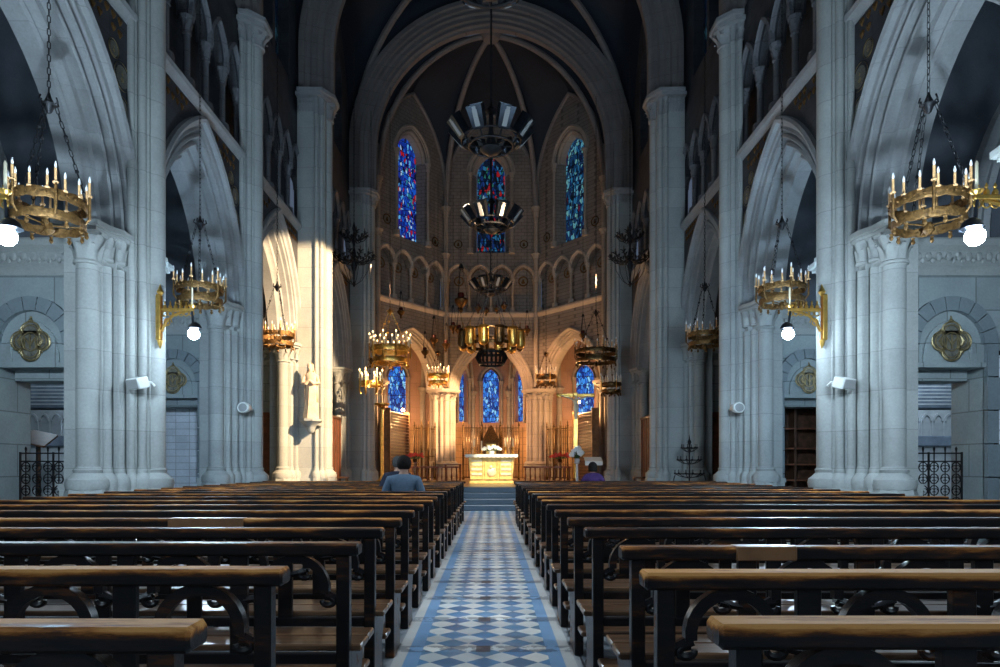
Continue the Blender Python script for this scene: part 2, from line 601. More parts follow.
def arcade_wall(mb, mp, u0, u1, arches, zs, zt, dep, thick=0.0, n=10, z0=None):
    """wall strip from zs to zt at depth dep, with pointed holes; arches: (uc, a, h, d)"""
    cur = u0
    for uc, a, h, d in arches:
        pts = [(uc + u, zs + w) for u, w in parch(a, h, d, n)]
        if pts[0][0] - cur > 1e-4:
            mb.grid([[mp(cur, dep, zs), mp(pts[0][0], dep, zs)], [mp(cur, dep, zt), mp(pts[0][0], dep, zt)]])
        mb.grid([[mp(u, dep, z) for u, z in pts], [mp(u, dep, zt) for u, z in pts]])
        if thick:
            mb.grid([[mp(u, dep, z) for u, z in pts], [mp(u, dep + thick, z) for u, z in pts]])
        cur = pts[-1][0]
    if u1 - cur > 1e-4:
        mb.grid([[mp(cur, dep, zs), mp(u1, dep, zs)], [mp(cur, dep, zt), mp(u1, dep, zt)]])


def rect(mb, mp, u0, u1, z0, z1, dep):
    mb.grid([[mp(u0, dep, z0), mp(u1, dep, z0)], [mp(u0, dep, z1), mp(u1, dep, z1)]])


def bar(mb, mp, u0, u1, prof):
    """horizontal moulding; prof: list of (depth, z)"""
    mb.grid([[mp(u0, d, z) for d, z in prof], [mp(u1, d, z) for d, z in prof]])
    mb.add([mp(u0, d, z) for d, z in prof], [tuple(range(len(prof)))])
    mb.add([mp(u1, d, z) for d, z in prof], [tuple(range(len(prof)))])


def col_shaft(mb, c, r, z0, z1, n=14):
    mb.lathe([(r, z0), (r, z1)], (c[0], c[1], 0), n)


def col_base(mb, c, r, z0, z1, n=16, plinth=0.72):
    """octagonal plinth with attic mouldings"""
    h = z1 - z0
    R = r * 1.75 + 0.04
    zp = z0 + h * plinth
    mb.lathe([(R * 1.08, z0), (R * 1.08, z0 + h * 0.10), (R, z0 + h * 0.14), (R, zp - h * 0.06), (R * 0.93, zp)], (c[0], c[1], 0), 8, a0=PI / 8)
    mb.lathe([(R * 0.93, zp), (R * 0.98, zp + h * 0.06), (R * 0.93, zp + h * 0.12), (R * 0.78, zp + h * 0.15), (r * 1.2, zp + h * 0.2), (r * 1.28, zp + h * 0.24), (r, z1)], (c[0], c[1], 0), n)


def capital(mb, c, r, z0, z1, leaves=8, n=14, flare=1.55, square=False):
    h = z1 - z0
    cx, cy = c[0], c[1]
    mb.lathe([(r, z0 - 0.02 * h), (r * 1.18, z0), (r * 1.18, z0 + 0.07 * h), (r * 1.02, z0 + 0.1 * h), (r * 1.08, z0 + 0.45 * h), (r * flare * 0.95, z0 + 0.8 * h)], (cx, cy, 0), n)
    R = r * flare * 1.12
    na, aa = (4, PI / 4) if square else (8, PI / 8)
    k = 1.3 if square else 1.06
    mb.lathe([(R * k * 0.92, z0 + 0.78 * h), (R * k, z0 + 0.86 * h), (R * k, z0 + 0.93 * h), (R * k * 1.06, z0 + h)], (cx, cy, 0), na, a0=aa)
    for tier in range(2):
        for i in range(leaves):
            t = 2 * PI * (i + 0.5 * tier) / leaves
            zb = z0 + (0.12 + 0.3 * tier) * h
            hh = 0.42 * h
            w = 2 * PI * r / leaves * 0.42
            rows = []
            for s, rr, ww in ((0, 1.03, 0.8), (0.45, 1.12 + 0.12 * tier, 1.0), (0.8, 1.32 + 0.14 * tier, 0.8), (1.0, 1.52 + 0.12 * tier, 0.5), (0.9, 1.66 + 0.1 * tier, 0.3)):
                rad = r * rr
                px, py = cx + rad * cos(t), cy + rad * sin(t)
                tx, ty = -sin(t) * w * ww, cos(t) * w * ww
                z = zb + hh * s
                rows.append([(px - tx, py - ty, z - 0.01), (px + 0.06 * r * cos(t), py + 0.06 * r * sin(t), z), (px + tx, py + ty, z - 0.01)])
            mb.grid(rows)


# bay lines
PY = [-3.3, 1.6, 6.8, 11.4, 16.3, 21.2, 26.6]   # P-2 .. P4
ZS = 5.05            # arcade springing
XW = 6.0             # nave wall plane
SIDE = {-1: 'left', 1: 'right'}
WALL = {s: struct('wall_' + SIDE[s], '%s nave wall with pointed arches below a dark triforium gallery' % ('left-hand' if s < 0 else 'right-hand'), 'wall') for s in (-1, 1)}

ARCH_PROF = [(0.80, 0.02), (0.79, -0.08), (0.73, -0.11), (0.67, -0.08), (0.65, 0.0), (0.60, 0.03), (0.55, 0.0), (0.53, 0.02), (0.52, 0.11), (0.48, 0.12), (0.46, 0.05), (0.42, 0.03),
             (0.39, 0.06), (0.38, 0.20), (0.34, 0.22), (0.31, 0.14), (0.27, 0.12), (0.24, 0.15), (0.23, 0.30), (0.14, 0.32), (0.12, 0.40), (0.08, 0.44), (0.04, 0.42), (0.0, 0.46), (0.0, 0.75)]

# ------------------------------------------------------------------ nave walls
def nave_bay(s, y0, y1, xw, a, h, full=True):
    w = WALL[s]
    yc = (y0 + y1) / 2
    hb = (y1 - y0) / 2

    def mp(u, dep, z):
        return (s * (xw + dep), yc + u, z)
    m = MB()
    arch_sweep(m, mp, 0, a, h, ZS, ARCH_PROF, 14)
    m.build('arcade_arch', 'arch_stone', w)
    m = MB()
    arcade_wall(m, mp, -hb, hb, [(0, a, h, 0.78)], ZS, 8.62, 0.0, n=14)
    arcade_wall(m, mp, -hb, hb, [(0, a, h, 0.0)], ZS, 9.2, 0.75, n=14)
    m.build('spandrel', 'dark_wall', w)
    # string course
    m = MB()
    bar(m, mp, -hb, hb, [(0.3, 8.55), (-0.02, 8.55), (-0.05, 8.62), (-0.12, 8.66), (-0.14, 8.74), (-0.10, 8.80), (0.3, 8.82)])
    m.build('string_course', 'arch_stone', w)
    # triforium
    nar = 5
    pit = 2 * (hb - 0.25) / nar
    m = MB()
    rect(m, mp, -hb, hb, 8.7, 12.4, 0.45)
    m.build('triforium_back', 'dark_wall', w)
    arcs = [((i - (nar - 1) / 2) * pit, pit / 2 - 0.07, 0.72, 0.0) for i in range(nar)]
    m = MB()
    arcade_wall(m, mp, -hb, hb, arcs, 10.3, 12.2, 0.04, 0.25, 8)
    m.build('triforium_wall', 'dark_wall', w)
    m = MB()
    for uc, aa, hh, d in arcs:
        arch_sweep(m, mp, uc, aa, hh, 10.3, [(0.16, 0.05), (0.15, -0.03), (0.09, -0.05), (0.07, 0.0), (0.04, 0.0), (0.02, 0.05), (0.0, 0.08), (0.0, 0.25)], 8)
    m.build('triforium_arches', 'upper_stone', w)
    for i in range(nar + 1):
        u = (i - nar / 2) * pit
        p = mp(u, 0.12, 0)
        m = MB()
        col_base(m, p, 0.07, 8.8, 9.1, 10)
        col_shaft(m, p, 0.07, 9.05, 10.0, 10)
        capital(m, p, 0.08, 9.95, 10.3, 6, 10)
        m.build('triforium_column', 'upper_stone', w)
    # clerestory wall, window opening and wall rib
    m = MB()
    aw, hw = 0.62, 1.0
    rect(m, mp, -hb, hb, 12.1, 13.0, 0.1)
    rect(m, mp, -hb, -1.35, 13.0, 15.6, 0.1)
    rect(m, mp, 1.35, hb, 13.0, 15.6, 0.1)
    rect(m, mp, -0.11, 0.11, 13.0, 15.6, 0.1)
    for c in (-0.73, 0.73):
        m.grid([[mp(c - aw, 0.1, 13.0), mp(c + aw, 0.1, 13.0)], [mp(c - aw, 0.45, 13.0), mp(c + aw, 0.45, 13.0)]])
        m.grid([[mp(c - aw, 0.1, 13.0), mp(c - aw, 0.1, 15.6)], [mp(c - aw, 0.45, 13.0), mp(c - aw, 0.45, 15.6)]])
        m.grid([[mp(c + aw, 0.1, 13.0), mp(c + aw, 0.1, 15.6)], [mp(c + aw, 0.45, 13.0), mp(c + aw, 0.45, 15.6)]])
    arcade_wall(m, mp, -hb, hb, [(-0.73, aw, hw, 0), (0.73, aw, hw, 0)], 15.6, 20.4, 0.1, 0.35, 8)
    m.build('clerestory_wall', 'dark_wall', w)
    for c in (-0.73, 0.73):
        glass_pane(mp, c, aw, hw, 13.0, 15.6, 0.42, 'glass_dim')


WIN = [0]


def glass_pane(mp, uc, a, h, z0, zs, dep, mat, name=None):
    WIN[0] += 1
    pts = [(uc - a, z0), (uc + a, z0)] + [(uc + u, zs + w) for u, w in parch(a, h, 0, 8)][::-1]
    me = bpy.data.meshes.new('window')
    front = [mp(u, dep, z) for u, z in pts]
    back = [mp(u, dep + 0.03, z) for u, z in pts]
    n = len(pts)
    fs = [tuple(range(n)), tuple(range(2 * n - 1, n - 1, -1))] + [(i, i + n, (i + 1) % n + n, (i + 1) % n) for i in range(n)]
    me.from_pydata(front + back, [], fs)
    uvl = me.uv_layers.new(name='UVMap')
    for l in me.loops:
        u, z = pts[l.vertex_index % n]
        uvl.data[l.index].uv = (u, z)
    me.materials.append(MATS[mat])
    o = bpy.data.objects.new('window_%d' % WIN[0], me)
    COL.objects.link(o)
    tag(o, 'stained glass window number %d' % WIN[0], 'window', kind='structure')
    return o


for s in (-1, 1):
    for k in range(1, 5):
        nave_bay(s, PY[k], PY[k + 1], XW, 1.45, 2.6)
    nave_bay(s, PY[5], PY[6], 5.55, 1.6, 2.7)


# ------------------------------------------------------------------ piers
def pier(s, Y, k):
    big = k == 5                     # the wide pier carrying the choir arch
    last = k == 6
    xi = {5: 5.04, 6: 4.62}.get(k, 5.58)
    xw = 5.55 if last else XW
    ztop = {5: 12.2, 6: 11.6}.get(k, 11.45)
    zc = {5: 12.9, 6: 12.15}.get(k, 12.05)
    names = {1: 'beside the rearmost pews', 2: 'first from the camera', 3: 'with the white loudspeaker', 4: 'with the round spotlight', 5: 'carrying the choir arch', 6: 'at the mouth of the apse'}
    p = struct('pillar_%s' % SIDE[s], 'tall clustered stone pier %s on the %s of the nave' % (names[k], SIDE[s]), 'pillar')

    def X(x):
        return s * x
    # core with stepped responds
    m = MB()
    d = xw - XW
    half = [(xw - 0.02, 0.42), (xw + 0.05, 0.42), (xw + 0.05, 0.62), (xw + 0.15, 0.62), (xw + 0.15, 0.86), (xw + 0.75, 0.86)]
    poly = [(X(x), Y - y) for x, y in half] + [(X(x), Y + y) for x, y in half[::-1]]
    m.prism(poly, 0.0, ZS + 0.02)
    m.build('core', 'pier_stone', p)
    # pilaster towards the nave
    hw = 0.5 if big else 0.33
    m = MB()
    pil = [(xw + 0.02, hw), (xi + 0.30, hw), (xi + 0.30, hw - 0.10), (xi + 0.14, hw - 0.10), (xi + 0.14, hw - 0.2)]
    m.prism([(X(x), Y - y) for x, y in pil] + [(X(x), Y + y) for x, y in pil[::-1]], 0.0, zc - 0.12)
    m.build('pilaster', 'pier_stone', p)
    shafts = [(xi + 0.19, 0.0, 0.19)]
    for q in (-1, 1):
        shafts.append((xi + 0.24, q * (hw - 0.07), 0.065))
        shafts.append((xi + 0.38, q * (hw + 0.03), 0.06))
    for x, y, r in shafts:
        m = MB()
        col_shaft(m, (X(x), Y + y), r, 1.2, ztop + 0.05, 16)
        m.build('vault_shaft', 'pier_stone', p)
    # colonnettes of the arcade
    arc = []
    for q in (-1, 1):
        arc += [(xw + 0.33, q * 0.93, 0.165), (xw + 0.14, q * 0.74, 0.075), (xw + 0.04, q * 0.54, 0.07)]
    for x, y, r in arc:
        m = MB()
        col_shaft(m, (X(x), Y + y), r, 1.2, ZS - 0.6, 18)
        m.build('colonnette', 'pier_stone', p)
    # base
    m = MB()
    for x, y, r in shafts + arc:
        col_base(m, (X(x), Y + y), min(r, 0.17), 0.0, 1.27)
    bp = [(xi + 0.06, hw + 0.05), (xw, hw + 0.12), (xw + 0.1, 0.82), (xw + 0.12, 0.98), (xw + 0.75, 0.98)]
    for grow, z0, z1 in ((0.05, 0, 0.12), (0.0, 0.12, 0.9), (-0.05, 0.9, 1.0)):
        q = [(x - grow, y + grow) for x, y in bp]
        m.prism([(X(x), Y - y) for x, y in q] + [(X(x), Y + y) for x, y in q[::-1]], z0, z1)
    m.build('base', 'pier_stone', p)
    # arcade capitals + abacus
    for q in (-1, 1):
        m = MB()
        capital(m, (X(xw + 0.33), Y + q * 0.93), 0.175, ZS - 0.62, ZS - 0.06, 8, 16, 1.5)
        for x, y, r in ((xw + 0.14, q * 0.74, 0.085), (xw + 0.04, q * 0.54, 0.08)):
            capital(m, (X(x), Y + y), r, ZS - 0.5, ZS - 0.06, 6, 12, 1.5)
        ab = [(xw - 0.08, q * 0.44), (xw - 0.08, q * 0.66), (xw + 0.02, q * 0.88), (xw + 0.05, q * 1.18), (xw + 0.75, q * 1.22), (xw + 0.75, q * 0.4)]
        for g, z0, z1 in ((0.0, ZS - 0.14, ZS - 0.08), (0.05, ZS - 0.08, ZS + 0.0)):
            m.prism([(X(x - g), Y + y + (g * q if abs(y) > 0.6 else 0)) for x, y in ab], z0, z1)
        m.build('arcade_capital', 'pier_stone', p)
    # vault capital
    m = MB()
    for x, y, r in shafts:
        capital(m, (X(x), Y + y), r * 1.06, ztop, zc - 0.14, 8, 14, 1.35)
    for q in (-1, 1):
        nlf = 6 if big else 4
        for i in range(nlf):
            lx = xi + 0.34 + (xw - xi - 0.36) * (i + 0.5) / nlf
            for tier in range(2):
                zz = ztop + (0.10 + 0.22 * tier) * (zc - ztop)
                hh = 0.36 * (zc - ztop)
                m.grid([[(X(lx - w_), Y + q * (hw + o_), zz + hh * f_), (X(lx), Y + q * (hw + o_ + 0.015), zz + hh * f_ + 0.01), (X(lx + w_), Y + q * (hw + o_), zz + hh * f_)]
                        for f_, o_, w_ in ((0, 0.01, 0.035), (0.5, 0.05 + 0.02 * tier, 0.05), (0.9, 0.11 + 0.03 * tier, 0.035), (1.0, 0.17 + 0.03 * tier, 0.015))])
    cp = [(xw + 0.02, hw + 0.22), (xi + 0.2, hw + 0.2), (xi - 0.10, 0.22)]
    for g, z0, z1 in ((0, zc - 0.2, zc - 0.1), (0.06, zc - 0.1, zc)):
        m.prism([(X(x - g), Y - y - g) for x, y in cp] + [(X(x - g), Y + y + g) for x, y in cp[::-1]], z0, z1)
    m.build('vault_capital', 'arch_stone', p)
    return p


for s in (-1, 1):
    for k in range(1, 7):
        pier(s, PY[k], k)

# ------------------------------------------------------------------ vaults
VA = struct('ceiling', 'dark painted ribbed vault high over nave and apse', 'ceiling')


def fell(u):
    return sqrt(max(0, 1 - (1 - u) ** 2))


def web(mb, curve, apex, nu=12):
    rows = []
    for i in range(nu + 1):
        u = i / nu
        rows.append([(a[0] + (apex[0] - a[0]) * u, a[1] + (apex[1] - a[1]) * u, a[2] + (apex[2] - a[2]) * fell(u)) for a in curve])
    mb.grid(rows)


def ribpath(a, apex, nu=16):
    return [(a[0] + (apex[0] - a[0]) * i / nu, a[1] + (apex[1] - a[1]) * i / nu, a[2] + (apex[2] - a[2]) * fell(i / nu)) for i in range(nu + 1)]


def span(p, q, zs, h, n=10):
    """pointed arch between plan points p and q"""
    a = sqrt((q[0] - p[0]) ** 2 + (q[1] - p[1]) ** 2) / 2
    c = ((p[0] + q[0]) / 2, (p[1] + q[1]) / 2)
    d = ((q[0] - p[0]) / (2 * a), (q[1] - p[1]) / (2 * a))
    return [(c[0] + d[0] * u, c[1] + d[1] * u, zs + w) for u, w in parch(a, h, 0, n)]


def vault_bay(y0, y1, x0, x1, z0, z1, zb):
    c = {(-1, 0): (-x0, y0), (1, 0): (x0, y0), (-1, 1): (-x1, y1), (1, 1): (x1, y1)}
    zz = {0: z0, 1: z1}
    ap = (0, (y0 + y1) / 2, zb)
    m = MB()
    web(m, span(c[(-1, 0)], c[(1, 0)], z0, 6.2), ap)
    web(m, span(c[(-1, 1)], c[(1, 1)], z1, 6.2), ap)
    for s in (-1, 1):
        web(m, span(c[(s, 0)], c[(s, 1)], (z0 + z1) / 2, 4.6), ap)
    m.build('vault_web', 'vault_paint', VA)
    for s in (-1, 1):
        for e in (0, 1):
            m = MB()
            m.tube(ribpath((c[(s, e)][0] * 0.97, c[(s, e)][1], zz[e]), ap), 0.13, 8)
            m.build('vault_rib', 'rib_stone', VA)


vault_bay(PY[1], PY[2], 6.1, 6.1, 13.4, 13.4, 19.8)
vault_bay(PY[2], PY[3], 6.1, 6.1, 13.4, 13.4, 19.8)
vault_bay(PY[3], PY[4], 6.1, 6.1, 13.4, 13.4, 19.8)
vault_bay(PY[4], PY[5], 6.1, 6.1, 13.4, 14.2, 20.2)
vault_bay(PY[5], PY[6], 5.65, 5.65, 14.2, 13.9, 20.3)

TR_NAVE = [(0.5, 0.42), (0.34, 0.42), (0.3, 0.30), (0.2, 0.3), (0.16, 0.2), (0.06, 0.2), (0.0, 0.1), (0.0, -0.1), (0.06, -0.2), (0.16, -0.2), (0.2, -0.3), (0.3, -0.3), (0.34, -0.42), (0.5, -0.42)]
TR_BIG = [(1.0, 0.52), (0.84, 0.52), (0.80, 0.45), (0.66, 0.45), (0.62, 0.36), (0.5, 0.38), (0.44, 0.30), (0.3, 0.3), (0.26, 0.2), (0.14, 0.22), (0.08, 0.14), (0.0, 0.12)]
TR_BIG = TR_BIG + [(d, -e) for d, e in TR_BIG[::-1]]
for k, a, zf, zs, h, prof in ((2, 5.6, 12.0, 13.5, 5.8, TR_NAVE), (3, 5.6, 12.0, 13.5, 5.8, TR_NAVE), (4, 5.6, 12.0, 13.5, 5.8, TR_NAVE), (5, 4.98, 12.85, 14.3, 5.3, TR_BIG), (6, 4.55, 12.1, 13.9, 4.75, TR_BIG)):
    m = MB()
    Y = PY[k]
    arch_sweep(m, lambda u, dep, z, Y=Y: (u, Y - dep, z), 0, a, h, zs, prof, 20)
    for q in (-1, 1):
        m.grid([[(q * (a + d), Y - dep, zf), (q * (a + d), Y - dep, zs)] for d, dep in prof])
    m.build('transverse_arch', 'rib_stone', VA)

# ------------------------------------------------------------------ apse
AC, AR, AA = 27.0, 5.0, math.radians(25.714)
AD = AR * cos(AA)
AW = AR * sin(AA)
BOSS = (0, 27.35, 18.95)
wall_apse = struct('wall_apse', 'polygonal apse wall with tall stained glass over a blind arcade', 'wall')


def apse_map(phi):
    nx, ny = sin(phi), cos(phi)
    tx, ty = cos(phi), -sin(phi)

    def mp(u, dep, z):
        return (nx * (AD + dep) + tx * u, AC + ny * (AD + dep) + ty * u, z)
    return mp


def vertex(i, r=AR):
    t = AA * i
    return (r * sin(t), AC + r * cos(t))


A_ARCH = [(0.50, 0.02), (0.49, -0.08), (0.42, -0.10), (0.38, -0.04), (0.36, 0.02), (0.28, 0.03), (0.26, 0.10), (0.18, 0.11), (0.16, 0.2), (0.06, 0.22), (0.0, 0.3), (0.0, 0.6)]
for bi, phi in enumerate((-2 * AA, 0.0, 2 * AA)):
    mp = apse_map(phi)
    a, h, zs = 1.52, 2.15, 4.85
    m = MB()
    arch_sweep(m, mp, 0, a, h, zs, A_ARCH, 12)
    m.build('lower_arch', 'apse_stone', wall_apse)
    m = MB()
    arcade_wall(m, mp, -AW, AW, [(0, a, h, 0.48)], zs, 8.35, 0.0, n=12)
    arcade_wall(m, mp, -AW - 0.3, AW + 0.3, [(0, a, h, 0.0)], zs, 8.35, 0.6, n=12)
    m.build('spandrel', 'apse_wall', wall_apse)
    m = MB()
    bar(m, mp, -AW - 0.06, AW + 0.06, [(0.4, 8.3), (0.0, 8.3), (-0.06, 8.36), (-0.14, 8.42), (-0.15, 8.50), (-0.08, 8.56), (0.4, 8.58)])
    m.build('sill_course', 'apse_stone', wall_apse)
    # triforium, four arches
    zw0, zws = 11.35, 15.1
    pit = 2 * (AW - 0.12) / 4
    m = MB()
    rect(m, mp, -AW - 0.1, AW + 0.1, 8.5, 11.5, 0.4)
    m.build('triforium_back', 'apse_wall', wall_apse)
    arcs = [((i - 1.5) * pit, pit / 2 - 0.09, 0.56, 0.0) for i in range(4)]
    m = MB()
    arcade_wall(m, mp, -AW, AW, arcs, 10.1, zw0, 0.02, 0.3, 8)
    # clerestory wall around the window
    zw0, zws = 11.35, 15.1
    aw, hw = 0.68, 0.95
    rect(m, mp, -AW, -aw - 0.2, zw0, zws, 0.02)
    rect(m, mp, aw + 0.2, AW, zw0, zws, 0.02)
    m.grid([[mp(-aw - 0.2, 0.02, zw0), mp(aw + 0.2, 0.02, zw0)], [mp(-aw, 0.45, zw0 + 0.12), mp(aw, 0.45, zw0 + 0.12)]])
    for q in (-1, 1):
        m.grid([[mp(q * (aw + 0.2), 0.02, zw0), mp(q * (aw + 0.2), 0.02, zws)], [mp(q * aw, 0.45, zw0), mp(q * aw, 0.45, zws)]])
    arcade_wall(m, mp, -AW, AW, [(0, aw, hw, 0.2)], zws, 18.9, 0.02, 0.0, 10)
    m.build('clerestory_wall', 'apse_wall', wall_apse)
    m = MB()
    for uc, aa, hh, d in arcs:
        arch_sweep(m, mp, uc, aa, hh, 10.1, [(0.19, 0.03), (0.18, -0.05), (0.11, -0.07), (0.08, 0.0), (0.04, 0.0), (0.0, 0.06), (0.0, 0.3)], 8)
    m.build('triforium_arches', 'apse_stone', wall_apse)
    for i in range(5):
        p = mp((i - 2) * pit, 0.08, 0)
        m = MB()
        col_base(m, p, 0.06, 8.56, 8.8, 10)
        col_shaft(m, p, 0.06, 8.75, 9.9, 10)
        capital(m, p, 0.07, 9.85, 10.1, 6, 10)
        m.build('triforium_column', 'apse_stone', wall_apse)
    m = MB()
    arch_sweep(m, mp, 0, aw, hw, zws, [(0.48, 0.03), (0.46, -0.07), (0.38, -0.09), (0.34, -0.02), (0.28, -0.02), (0.26, 0.06), (0.18, 0.06), (0.16, 0.16), (0.08, 0.18), (0.0, 0.45)], 10)
    for q in (-1, 1):
        p = mp(q * (aw + 0.3), -0.04, 0)
        col_base(m, p, 0.065, zw0 - 0.05, zw0 + 0.25, 10)
        col_shaft(m, p, 0.065, zw0 + 0.2, zws - 0.3, 10)
        capital(m, p, 0.08, zws - 0.35, zws, 6, 10)
    m.build('window_surround', 'apse_stone', wall_apse)
    glass_pane(mp, 0, aw - 0.02, hw, zw0 + 0.1, zws, 0.42, ('glass_blue', 'glass_deep', 'glass_cyan')[bi])
    # wall rib and web
    vi, vj = vertex(2 * bi - 3), vertex(2 * bi - 1)
    cv = span(vi, vj, 14.0, 3.9, 10)
    m = MB()
    web(m, cv, BOSS)
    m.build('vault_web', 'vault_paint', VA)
    m = MB()
    m.tube([(x * 0.985, AC + (y - AC) * 0.985, z) for x, y, z in cv], 0.09, 6)
    m.build('wall_rib', 'rib_stone', VA)
# side webs between apse and choir arch
for s in (-1, 1):
    m = MB()
    v = vertex(3 * s)
    web(m, span(v, (s * 4.9, PY[6] + 0.4), 14.0, 2.0, 6), BOSS)
    m.build('vault_web', 'vault_paint', VA)
    m = MB()
    m.box(min(s * 4.86, s * 5.6), max(s * 4.86, s * 5.6), PY[6] + 0.4, 28.3, ZS, 18.9)
    m.build('side_return', 'apse_wall', wall_apse)
for i in (-3, -1, 1, 3):
    v = vertex(i, AR - 0.1)
    m = MB()
    m.tube(ribpath((v[0], v[1], 13.4), BOSS), 0.12, 8)
    m.build('vault_rib', 'rib_stone', VA)
    m = MB()
    v2 = vertex(i, AR - 0.12)
    col_shaft(m, v2, 0.105, 5.0, 13.2, 12)
    capital(m, v2, 0.12, 13.0, 13.45, 6, 12)
    capital(m, v2, 0.12, 11.0, 11.25, 6, 12)
    m.build('apse_shaft', 'apse_stone', wall_apse)
    # clustered lower pier
    cp = vertex(i, AR + 0.22)
    t = AA * i
    nx, ny = sin(t), cos(t)
    tx, ty = cos(t), -sin(t)
    m = MB()
    cols = [(0, 0, 0.42), (-0.42, -0.12, 0.15), (0.42, -0.12, 0.15), (0, -0.40, 0.14), (-0.24, -0.34, 0.09), (0.24, -0.34, 0.09), (-0.48, 0.2, 0.12), (0.48, 0.2, 0.12)]
    for u, d, r in cols:
        c = (cp[0] + tx * u + nx * d, cp[1] + ty * u + ny * d)
        col_shaft(m, c, r, 1.5, 4.4, 14)
        col_base(m, c, r * 0.85, 0.6, 1.6, 14)
        capital(m, c, r * 1.03, 4.35, 4.8, 8, 14, 1.3)
    m.lathe([(0.74, 4.72), (0.80, 4.78), (0.82, 4.88)], (cp[0], cp[1], 0), 8)
    m.build('apse_pier', 'apse_stone', wall_apse)
m = MB()
m.lathe([(0.05, -0.25), (0.3, -0.2), (0.42, -0.05), (0.42, 0.1), (0.2, 0.2)], BOSS, 14)
m.build('vault_boss', 'rib_stone', VA)

# ambulatory behind the apse
wall_amb = struct('wall_ambulatory', 'warm lit ambulatory wall with blue lancets behind the apse arches', 'wall')
poly = [(-9.5, 27.0), (-7.5, 33.2), (-2.35, 33.2), (-1.95, 33.5), (-0.95, 35.0), (0.95, 35.0), (1.95, 33.5), (2.35, 33.2), (7.5, 33.2), (9.5, 27.0)]
wins = {1: (0.3, 0.45, 'glass_low'), 3: (0, 0.36, 'glass_low'), 4: (0, 0.42, 'glass_low'), 5: (0, 0.36, 'glass_low'), 7: (-0.3, 0.45, 'glass_low')}
for i in range(len(poly) - 1):
    p, q = poly[i], poly[i + 1]
    L = sqrt((q[0] - p[0]) ** 2 + (q[1] - p[1]) ** 2)
    c = ((p[0] + q[0]) / 2, (p[1] + q[1]) / 2)
    d = ((q[0] - p[0]) / L, (q[1] - p[1]) / L)
    nrm = (-d[1], d[0])

    def mp(u, dep, z, c=c, d=d, nrm=nrm):
        return (c[0] + d[0] * u + nrm[0] * dep, c[1] + d[1] * u + nrm[1] * dep, z)
    m = MB()
    mk = MB()
    rect(mk, mp, -L / 2, L / 2, 0.0, 3.25, 0.0)
    if i in wins:
        off, a, g = wins[i]
        h = a * 1.5
        z0, zs = 3.55, 6.35 - h
        if i in (1, 7):
            off = -(4.70 - abs(c[0])) if i == 1 else (4.70 - abs(c[0]))
        rect(m, mp, -L / 2, L / 2, 3.25, z0, 0.0)
        rect(m, mp, -L / 2, off - a, z0, zs, 0.0)
        rect(m, mp, off + a, L / 2, z0, zs, 0.0)
        arcade_wall(m, mp, -L / 2, L / 2, [(off, a, h, 0)], zs, 8.4, 0.0, 0.25, 8)
        for qd in (-1, 1):
            m.grid([[mp(off + qd * a, 0, z0), mp(off + qd * a, 0, zs)], [mp(off + qd * a, 0.25, z0), mp(off + qd * a, 0.25, zs)]])
        glass_pane(mp, off, a, h, z0, zs, 0.2, g)
        mm = MB()
        arch_sweep(mm, mp, off, a, h, zs, [(0.22, 0.0), (0.2, -0.08), (0.12, -0.08), (0.06, 0.0), (0.0, 0.0)], 8)
        for qd in (-1, 1):
            pc = mp(off + qd * (a + 0.14), -0.05, 0)
            col_shaft(mm, pc, 0.07, z0 - 0.1, zs - 0.2, 10)
            capital(mm, pc, 0.08, zs - 0.25, zs, 6, 10)
        mm.build('window_surround', 'apse_stone', wall_amb)
    else:
        rect(m, mp, -L / 2, L / 2, 3.25, 8.4, 0.0)
    m.build('upper_wall', 'ambulatory_wall', wall_amb)
    mk.build('plaque_dado', 'plaque_wall', wall_amb)
for x, y in ((-2.35, 33.1), (2.35, 33.1), (-0.95, 34.85), (0.95, 34.85), (-7.0, 33.0), (7.0, 33.0), (-3.4, 33.1), (3.4, 33.1)):
    m = MB()
    col_shaft(m, (x, y), 0.13, 0.6, 5.0, 12)
    capital(m, (x, y), 0.14, 4.8, 5.15, 6, 12)
    tgt = vertex(1 if x > 0 else -1, AR + 0.8) if abs(x) < 5 else vertex(3 if x > 0 else -3, AR + 0.8)
    mid = ((x + tgt[0]) / 2, (y + tgt[1]) / 2, 8.1)
    m.tube(ribpath((x, y, 5.1), mid, 10), 0.1, 6)
    m.build('ambulatory_shaft', 'apse_stone', wall_amb)
m = MB()
inn = [(-9.6, 26.95), (-5.35, 26.95)] + [vertex(i, AR + 0.62) for i in (-3, -1, 1, 3)] + [(5.35, 26.95), (9.6, 26.95)]
m.grid([[(x, y, 8.36) for x, y in inn], [(x * 0.5 + q[0] * 0.5, y * 0.5 + q[1] * 0.5, 8.36) for (x, y), q in zip(inn, [(-9.6, 26.95), (-9.6, 30), (-9.6, 35.2), (-2.4, 35.2), (2.4, 35.2), (9.6, 35.2), (9.6, 30), (9.6, 26.95)])], [(x, y, 8.36) for x, y in [(-9.6, 26.95), (-9.6, 30), (-9.6, 35.2), (-2.4, 35.2), (2.4, 35.2), (9.6, 35.2), (9.6, 30), (9.6, 26.95)]]])
m.build('ceiling_ambulatory', 'chapel_dark')
tag(bpy.data.objects['ceiling_ambulatory'], 'dark ceiling over the ambulatory', 'ceiling', kind='structure')

